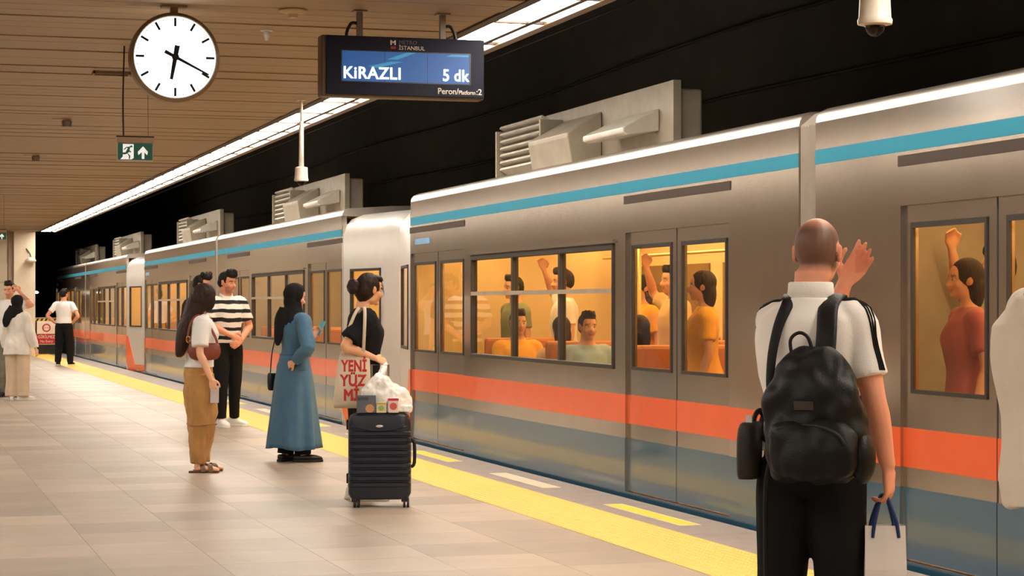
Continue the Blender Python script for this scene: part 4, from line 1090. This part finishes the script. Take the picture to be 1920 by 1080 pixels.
# ---- woman in the blue coat dress
bl = Fig('woman in a long blue coat dress and black headscarf looking at her phone', (3.631, 18.755), -64, 1.615, True, (230, 172, 140), lean=-.01, vox=.0065,
         pose=dict(el_r=(.345, -.10, 1.135), wr_r=(.185, -.155, .985), hd_r=((-.9, .05, -.25), (0, 1, .0), .5), el_l=(-.20, .085, 1.13), wr_l=(-.075, .265, 1.225), hd_l=((.35, .6, .6), (.6, -.5, .2), .7), yaw=-6, pitch=-14,
                   an_r=(.09, .03, .085), an_l=(-.10, -.04, .085), foot_r=-30, foot_l=10))
bl.body()
M_denim = cloth('blue_tencel', (62, 104, 134), .1, .75)
up = bl.top('coat_dress', M_denim, hem=.9, infl=.03, sr=(.082, .076, .07), long=True, cuff=.05, wr=(.009, 8, 4))
g = MB(); rg = []
for i in range(22):
    t = i/21; z = 1.06-(1.06-.135)*t; a0 = .155+.03*math.sin(min(1, t*3)*1.57)+.105*t; b0 = .125+.025*math.sin(min(1, t*3)*1.57)+.085*t
    ring = []
    for j in range(72):
        th = 2*math.pi*j/72; f_ = 1+(.10*t)*math.sin(7*th+.8*math.sin(3*th)+1.2*t)+.03*t*math.sin(13*th+2)
        ring.append(V((a0*f_*math.cos(th), -.012+b0*f_*math.sin(th), z+.012*math.sin(3*th)*t)))
    rg.append(ring)
g.rings(rg); bl.fin(g).build('skirt', M_denim, bl.root, smooth=True)
bt = MB(); bt.tube([(.155*math.cos(t), -.002+.128*math.sin(t), 1.07+.012*math.sin(t)) for t in [2*math.pi*i/24 for i in range(25)]], .011, n=8, sub=1); bl.fin(bt).build('belt', cloth('blue_belt', (50, 88, 116)), bl.root, smooth=True)
bl.pants(cloth('black_trousers', (20, 20, 21)), rad=(.09, .085, .08, .085, .085), hem=.075, infl=.004)
bl.shoes(mat('black_leather', (26, 24, 23), .4), M_dark, 'flat')
M_scarf = cloth('black_scarf', (24, 24, 25), .1, .8)
def scarf(fig, tail, m=M_scarf, vox=.008):
    g = MB(); g.ell((0, -.034, .024), (.102, .102, .112)); g.ell((0, -.02, -.01), (.102, .055, .07)); g.ell((0, .0, .075), (.074, .078, .052)); g.ell((0, -.03, -.05), (.086, .088, .1)); g.ell((0, .0, -.105), (.07, .078, .04))
    fig.hd(g)
    h = MB(); h.secs([(1.34, .15, .11, 0, -.02), (1.40, .145, .112, 0, -.02), (1.45, .115, .105, 0, -.018), (1.52, .09, .09, 0, -.014), (1.58, .08, .085, 0, -.01)], n=26, sub=2)
    h.tube(tail[0], tail[1], n=14, sub=4, flat=((0, 1, 0), .4))
    fig.fin(h); g.add(h.v, h.f)
    return g.build('headscarf', m, fig.root, voxel=vox, it=3, wr=(.007, 14, 6, 2.))
scarf(bl, ([(-.04, -.09, 1.52), (-.06, -.125, 1.42), (-.075, -.14, 1.30), (-.08, -.145, 1.19), (-.08, -.145, 1.15)], [.08, .085, .07, .05, .02]))
phone(on(bl, (-.03, .345, 1.315)), (R(-30), 0, R(-64)), 'teal phone held up by the woman in the blue coat dress', (92, 160, 170))
hb = empty('handbag', (3.631, 18.755, 0), R(-64), 'small black handbag hanging behind the woman in the blue coat dress', 'bag', scale=bl.k)
g = MB(); g.secs([(.70, .02, .06, -.245, -.06), (.715, .03, .085, -.245, -.06), (.84, .032, .09, -.245, -.06), (.875, .02, .08, -.245, -.06)], n=22, e=.6, sub=2)
g.build('bag_body', mat('black_leather', (26, 24, 23), .4), hb, smooth=True)
MB().tube([(-.245, -.12, .87), (-.235, -.1, 1.1), (-.19, -.03, 1.40), (-.20, .03, 1.2), (-.245, .0, .87)], .006, n=6, sub=5).build('strap', mat('black_leather', (26, 24, 23), .4), hb, smooth=True)

# ---- woman with the bun
bw = Fig('woman in a black T-shirt with her dark hair in a bun', (3.395, 14.93), -90, 1.665, True, (240, 180, 140), vox=.006, lean=.02,
         pose=dict(el_r=(.215, -.195, 1.19), wr_r=(.185, .05, 1.095), hd_r=((-.1, .9, -.3), (-.7, 0, -.7), 1.0), el_l=(-.22, .0, 1.12), wr_l=(-.2, .14, .89), yaw=18, pitch=-6, head=(0, .045, 1.618)))
bw.body()
bw.top('t_shirt', cloth('black_cotton', (24, 25, 29), .1), hem=.88, infl=.03, sleeve=.78, sr=(.078, .08, .082), wr=(.009, 8, 4), flare=.01)
bw.pants(cloth('black_trousers', (20, 20, 21)), rad=(.11, .105, .085, .08, .075))
bw.shoes(cloth('white_sneaker', (228, 224, 218)), M_white)
g = MB(); g.ell((0, -.026, .03), (.087, .104, .100)); g.ell((0, -.05, -.01), (.084, .085, .085)); g.ell((0, .03, .085), (.066, .066, .036)); g.ell((0, -.06, -.06), (.05, .05, .045))
bw.hd(g); hair = g.build('hair', M_hairbr, bw.root, voxel=.006, it=3, wr=(.005, 26, 16, 5.))
g = MB(); g.ell((.0, -.155, .01), (.056, .048, .058)); g.ell((.02, -.165, -.02), (.04, .035, .035)); g.ell((-.02, -.16, .035), (.035, .03, .03))
bw.hd(g); g.build('bun', M_hairbr, hair, voxel=.006, it=3, wr=(.006, 30, 30, 7.))
g = MB()
for a, z in ((.05, .05), (.065, .02), (.04, .07)): g.tube([(a, .055, z), (a+.012, .075, z-.02), (a+.008, .085, z-.06)], [.003, .002, .001], n=5)
bw.hd(g); g.build('loose_strand', M_hairbr, hair)
# tote on her shoulder
M_canvas = cloth('canvas', (222, 206, 182), .04)
tt = empty('tote_bag', (3.275, 14.78, .68), R(-17), 'canvas tote bag printed with red capital letters on the shoulder of the bun-haired woman', 'bag')
g = MB(); rg = []
for z, a, b in ((0., .125, .02), (.03, .132, .045), (.2, .128, .05), (.34, .115, .035), (.41, .105, .012)):
    rg.append([V((a*math.copysign(abs(math.cos(t))**.6, math.cos(t))+.025*(z/.4), b*math.copysign(abs(math.sin(t))**.8, math.sin(t)), z)) for t in [2*math.pi*j/28 for j in range(28)]])
g.rings(rg); body_t = g.build('bag_body', M_canvas, tt, smooth=True)
M_redp = mat('red_print', (196, 44, 40), .7)
for w_, z, x in (('YENİ', .27, .014), ('YÜZ', .165, .008), ('Mİ', .06, -.005)):
    o = text(w_, .112, M_redp, body_t, (0, 0, 0), align='CENTER', sx=.68 if len(w_) > 3 else .82, bold=.0042, ext=.0005)
    for v in o.data.vertices:
        xx = v.co.x; zz = v.co.z+z
        b_ = .05 if zz < .2 else .05-(zz-.2)/.14*.015
        v.co = V((xx+x+.01, -b_*max(0, 1-(abs(xx)/.135)**2.6)**.42-.0015+v.co.y*.25, zz))
for x0, yy_ in ((-.05, -.02), (.07, -.03)):
    pass
MB().tube([(-.06, -.03, .39), (-.03, -.055, .52), (.02, -.05, .66), (.055, -.02, .725), (.06, .05, .70), (.03, .09, .62)], .012, n=8, sub=5, flat=((0, -1, 0), .3)).build('handle', M_canvas, tt, smooth=True)
MB().tube([(.09, -.03, .39), (.10, -.085, .52), (.105, -.085, .64), (.10, -.04, .722), (.08, .04, .72), (.06, .09, .62)], .012, n=8, sub=5, flat=((0, -1, 0), .3)).build('handle', M_canvas, tt, smooth=True)

# suitcase
M_case = mat('navy_shell', (28, 34, 48), .35, var=.08, scale=5, bump=.06, bscale=150)
cs = empty('suitcase', (3.398, 14.40, 0), R(-14), 'large navy ribbed hard-shell suitcase on wheels standing by the bun-haired woman', 'suitcase')
g = MB(); g.secs([(.055, .17, .10), (.065, .205, .125), (.10, .222, .135), (.60, .222, .135), (.645, .208, .128), (.665, .17, .105)], n=40, e=.32)
shl = g.build('shell', M_case, cs, angle=40)
for k in range(9):
    z = .165+k*.045
    g = MB(); g.secs([(z-.0185, .214, .136), (z-.013, .2225, .149), (z+.009, .2225, .149), (z+.0185, .214, .136)], n=40, e=.3)
    g.build('rib', M_case, shl, angle=50)
MB().tube([(-.2, -.143, .575), (0, -.147, .545), (.2, -.143, .575)], .006, n=6, sub=4).build('crease', M_case, shl, smooth=True)
MB().ell((.0, -.14, .575), (.026, .006, .010)).build('badge', mat('badge_silver', (214, 200, 196), .3, .4), cs, smooth=True)
for z in (.20, .58):
    MB().box(-.236, -.218, -.03, .03, z-.035, z+.035).build('corner_guard', M_dark, cs, bevel=.006)
MB().tube([(.222, -.02, .28), (.245, -.02, .31), (.245, -.02, .45), (.222, -.02, .48)], .012, n=8, sub=3).build('side_handle', M_dark, cs, smooth=True)
MB().tube([(-.06, .1, .66), (-.06, .1, 1.0), (.06, .1, 1.0), (.06, .1, .66)], .008, n=8, sub=1).build('pull_handle', M_greyal, cs)
for x in (-.175, .175):
    for y in (-.095, .095):
        wq_ = MB().box(x-.022, x+.022, y-.02, y+.02, .04, .075).build('caster', M_dark, cs, bevel=.006)
        for dx in (-.013, .013):
            MB().lathe([(.004, -.008), (.027, -.008), (.027, .008), (.004, .008)], 18, Matrix.Translation((x+dx+.012, y-.006, .027)) @ Matrix.Rotation(R(90), 4, 'Y')).build('wheel', M_dark, wq_, angle=40)
# shopping bag on the suitcase
def plastic():
    m = bpy.data.materials.new('white_plastic_film'); m.use_nodes = True; nt = m.node_tree; b = nt.nodes['Principled BSDF']
    b.inputs['Base Color'].default_value = (*lin((238, 236, 232)), 1); b.inputs['Roughness'].default_value = .3
    tc = nt.nodes.new('ShaderNodeTexCoord'); nz = nt.nodes.new('ShaderNodeTexNoise'); nz.inputs['Scale'].default_value = 14; nz.inputs['Detail'].default_value = 5; nt.links.new(tc.outputs['Object'], nz.inputs['Vector'])
    bp_ = nt.nodes.new('ShaderNodeBump'); bp_.inputs['Strength'].default_value = .6; bp_.inputs['Distance'].default_value = .03; nt.links.new(nz.outputs[0], bp_.inputs['Height']); nt.links.new(bp_.outputs[0], b.inputs['Normal'])
    return m
pg = empty('shopping_bag', (3.41, 14.40, .667), R(-14), 'bulging white plastic shopping bag lying on top of the navy suitcase', 'bag')
g = MB(); g.ell((.04, .0, .1), (.165, .095, .11)); g.ell((.10, -.0, .07), (.12, .09, .085)); g.ell((-.06, 0, .11), (.085, .085, .12)); g.ell((-.0, -.01, .19), (.09, .07, .075)); g.box(-.155, .215, -.09, .09, .002, .05)
hp = Matrix.Rotation(R(14), 3, 'Z') @ (grip(bw, 'r', .10, .022)-V((3.41, 14.40, .667)))
g.tube([(-.03, 0, .2), tuple(V((-.03, 0, .2)).lerp(hp, .5)), tuple(hp)], [.06, .03, .017], n=12)
g.build('bag_body', plastic(), pg, voxel=.008, it=4, wr=(.012, 18, 16, 2.))
def pack(loc, sx, sy, sz, rgb, label, bands, rot=-14):
    e = empty('food_pack', loc, R(rot), label, 'food pack')
    MB().box(-sx/2, sx/2, -sy/2, sy/2, 0, sz).build('carton', mat('carton_%d' % rgb[0], rgb, .4), e, bevel=.006)
    for k, (x0, x1, z0_, z1_, c) in enumerate(bands):
        poly = [((x0+x1)/2+(x1-x0)/2*math.cos(t), (z0_+z1_)/2+(z1_-z0_)/2*math.sin(t)) for t in [2*math.pi*j/14 for j in range(14)]] if len(c) > 3 else [(x0, z0_), (x1, z0_), (x1, z1_), (x0, z1_)]
        MB().prism(poly, lambda a, b: (a*sx, -sy/2-.0015, b*sz), lambda a, b: (a*sx, -sy/2+.001, b*sz)).build('print', mat('pp_%d_%d_%d' % c[:3], c[:3], .5), e)
def ont(x, y): return V((3.41, 14.40, .667))+Matrix.Rotation(R(-14), 3, 'Z') @ V((x, y, 0))
pack(ont(-.105, -.098), .135, .04, .125, (92, 98, 108), 'grey food carton in front of the shopping bag', [(-.05, .42, .02, .5, (196, 140, 104, 1)), (-.45, .1, .72, .9, (62, 70, 82))])
pack(ont(.0, -.100), .07, .035, .075, (206, 200, 172), 'small pale food pack beside the grey carton', [(-.3, .3, .2, .7, (150, 170, 90, 1)), (-.5, .5, .82, .98, (196, 160, 70))])
pack(ont(.085, -.102), .075, .035, .105, (226, 206, 200), 'pink and red food pack beside the pale pack', [(-.5, .5, .82, .98, (196, 50, 60)), (-.35, .35, .2, .7, (206, 90, 84, 1))])

# ---- man with hands on hips, far down the platform
fm = Fig('man in a white T-shirt and black trousers with hands on hips, seen from behind', (4.244, 50.97), -20, 1.82, skin=(222, 158, 126), vox=.0085,
         pose=dict(el_r=(.36, -.12, 1.14), wr_r=(.215, -.02, .985), el_l=(-.36, -.12, 1.14), wr_l=(-.215, -.02, .985), hd_r=((-.5, .6, -.3), (-.7, -.6, 0), .4), hd_l=((.5, .6, -.3), (.7, -.6, 0), .4), yaw=-25, an_r=(.15, 0, .085), kn_r=(.13, .02, .49), an_l=(-.14, -.02, .085), kn_l=(-.12, .02, .49)))
fm.body(); fm.top('t_shirt', cloth('white_cotton', (236, 234, 234)), hem=.97, infl=.024, sleeve=.62, vox=.01); fm.pants(cloth('black_trousers', (20, 20, 21)), rad=(.115, .11, .092, .08, .07), vox=.01)
fm.shoes(cloth('black_shoe', (24, 24, 25)), M_white); fm.hair_short(M_hairbl, top=.03, vox=.009)

# ---- couple at the left
hw = Fig('woman in a long white shirt and black headscarf seen from behind', (2.0, 32.316), -32, 1.58, True, (232, 180, 150), vox=.0075,
         pose=dict(el_r=(.26, -.02, 1.11), wr_r=(.31, .05, .86), an_r=(.10, .0, .085), foot_r=-55, foot_l=30, pitch=-4))
hw.body(); hw.top('shirt', cloth('white_linen', (230, 226, 218), .04), hem=.76, infl=.045, flare=.03, sr=(.088, .085, .082), long=True, cuff=.06, wr=(.022, 9, 5), vox=.01)
hw.pants(cloth('beige_cotton', (208, 186, 160)), rad=(.12, .125, .115, .11, .105), hem=.06, wr=(.01, 8, 4), vox=.01)
hw.shoes(cloth('white_sneaker', (228, 224, 218)), M_white)
scarf(hw, ([(-.02, -.1, 1.56), (-.08, -.14, 1.44), (-.13, -.15, 1.30), (-.15, -.15, 1.22)], [.08, .085, .07, .03]), vox=.01)
lm = Fig('man in a white T-shirt facing us with one hand at his forehead', (1.95, 33.45), 160, 1.80, skin=(236, 174, 142), vox=.0075,
         pose=dict(el_l=(-.375, .13, 1.40), wr_l=(-.2, .16, 1.60), hd_l=((.55, -.1, .6), (.6, -.6, -.3), .4), yaw=-8, pitch=-12))
lm.body(stub=beard); lm.top('t_shirt', cloth('white_cotton', (236, 234, 234)), hem=.9, infl=.03, sleeve=.62, vox=.01)
lm.pants(cloth('camouflage_cloth', (112, 114, 96), .45), rad=(.115, .11, .1, .095, .09), vox=.01)
lm.shoes(cloth('dark_sneaker', (50, 46, 44)), M_dark); lm.hair_short(M_hairbr, top=.03, vox=.008)

# ---- passengers
def passenger(label, x, y, rz, H, female, shirt, hairm, seated=False, arm=False, skin=(222, 168, 138)):
    if seated:
        pose = dict(kn_r=(.10, .42, .90), kn_l=(-.10, .42, .90), an_r=(.10, .42, .48), an_l=(-.10, .42, .48), el_r=(.22, .05, 1.12), wr_r=(.1, .25, 1.02), el_l=(-.22, .05, 1.12), wr_l=(-.1, .25, 1.02))
    else:
        pose = {}
    if arm: pose.update(el_r=(.34, .06, 1.52), wr_r=(.26, .16, 1.75))
    f = Fig(label, (x, y, -.335*H/1.75 if seated else .02), rz, H, female, skin, pose, vox=.013, name='person', group='passengers inside the train')
    f.body(feet=False)
    f.top('top', shirt, hem=.88, infl=.025, sleeve=.7, vox=.014, wr=(.008, 8, 5))
    f.pants(cloth('navy_cloth', (40, 44, 58)), vox=.016, wr=None)
    if female:
        g = MB(); g.ell((0, -.02, .03), (.088, .104, .102)); g.ell((0, -.06, -.06), (.085, .06, .13)); f.hd(g).build('hair', hairm, f.root, voxel=.012, it=2)
    else: f.hair_short(hairm, vox=.011)
    f.shoes(cloth('black_shoe', (24, 24, 25)), M_dark)
ylw = cloth('yellow_cloth', (240, 176, 50)); orn = cloth('orange_cloth', (214, 120, 66)); bge = cloth('beige_cloth', (222, 190, 140)); grn = cloth('green_cloth', (140, 150, 110)); pnk = cloth('rose_cloth', (176, 96, 100)); sky = cloth('sky_cloth', (150, 178, 196)); wht = cloth('white_cotton', (236, 234, 234))
passenger('passenger in a yellow top standing behind the door next to the long window', 5.85, 14.35, 70, 1.66, True, ylw, M_hairbr)
passenger('passenger in an orange shirt holding the rail behind the door by the backpack man', 6.1, 13.45, 110, 1.76, False, orn, M_hairbl, arm=True)
passenger('seated passenger in a yellow shirt behind the long train window', 5.72, 18.62, 180, 1.70, False, ylw, M_hairbl, True)
passenger('seated passenger in a beige top behind the long train window', 5.72, 17.32, 0, 1.64, True, bge, M_hairbr, True)
passenger('seated passenger in a sky blue top behind the long train window', 5.72, 16.62, 180, 1.68, False, sky, M_hairbl, True)
passenger('seated passenger in an orange top behind the long train window', 5.72, 15.36, 0, 1.66, True, orn, M_hairbr, True)
passenger('standing passenger in a beige shirt at the back of the long window', 6.65, 17.0, 90, 1.74, False, bge, M_hairbl, arm=True)
passenger('standing passenger in a dark green top behind the long train window', 6.2, 20.3, 100, 1.70, False, grn, M_hairbl)
passenger('passenger in a rose top standing behind the door beside the cream-shirted person', 5.8, 10.35, 80, 1.66, True, pnk, M_hairbr)
passenger('passenger in a green shirt standing behind the door beside the cream-shirted person', 6.35, 10.95, 95, 1.74, False, grn, M_hairbl, arm=True)
passenger('train driver in a dark green jacket at the cab window behind the bun-haired woman', 6.35, 24.0, 185, 1.74, False, cloth('jacket_green', (50, 62, 48)), M_hairbl)
passenger('passenger in a green top at the end window of the farthest car', 6.3, 47.3, 110, 1.72, False, grn, M_hairbl)
passenger('seated passenger in an orange top in the second car', 5.72, 30.6, 180, 1.68, True, orn, M_hairbr, True)
passenger('seated passenger in a white shirt in the second car', 5.72, 28.6, 0, 1.68, False, wht, M_hairbl, True)
passenger('standing passenger in a white shirt behind the long window, one arm up', 6.5, 19.6, 80, 1.76, False, wht, M_hairbr, arm=True)
passenger('standing passenger in a yellow top behind the long train window', 6.7, 17.9, 100, 1.68, True, ylw, M_hairbl)
passenger('passenger in a sky blue shirt at the back of the nearest car', 7.0, 12.6, 90, 1.76, False, sky, M_hairbl)
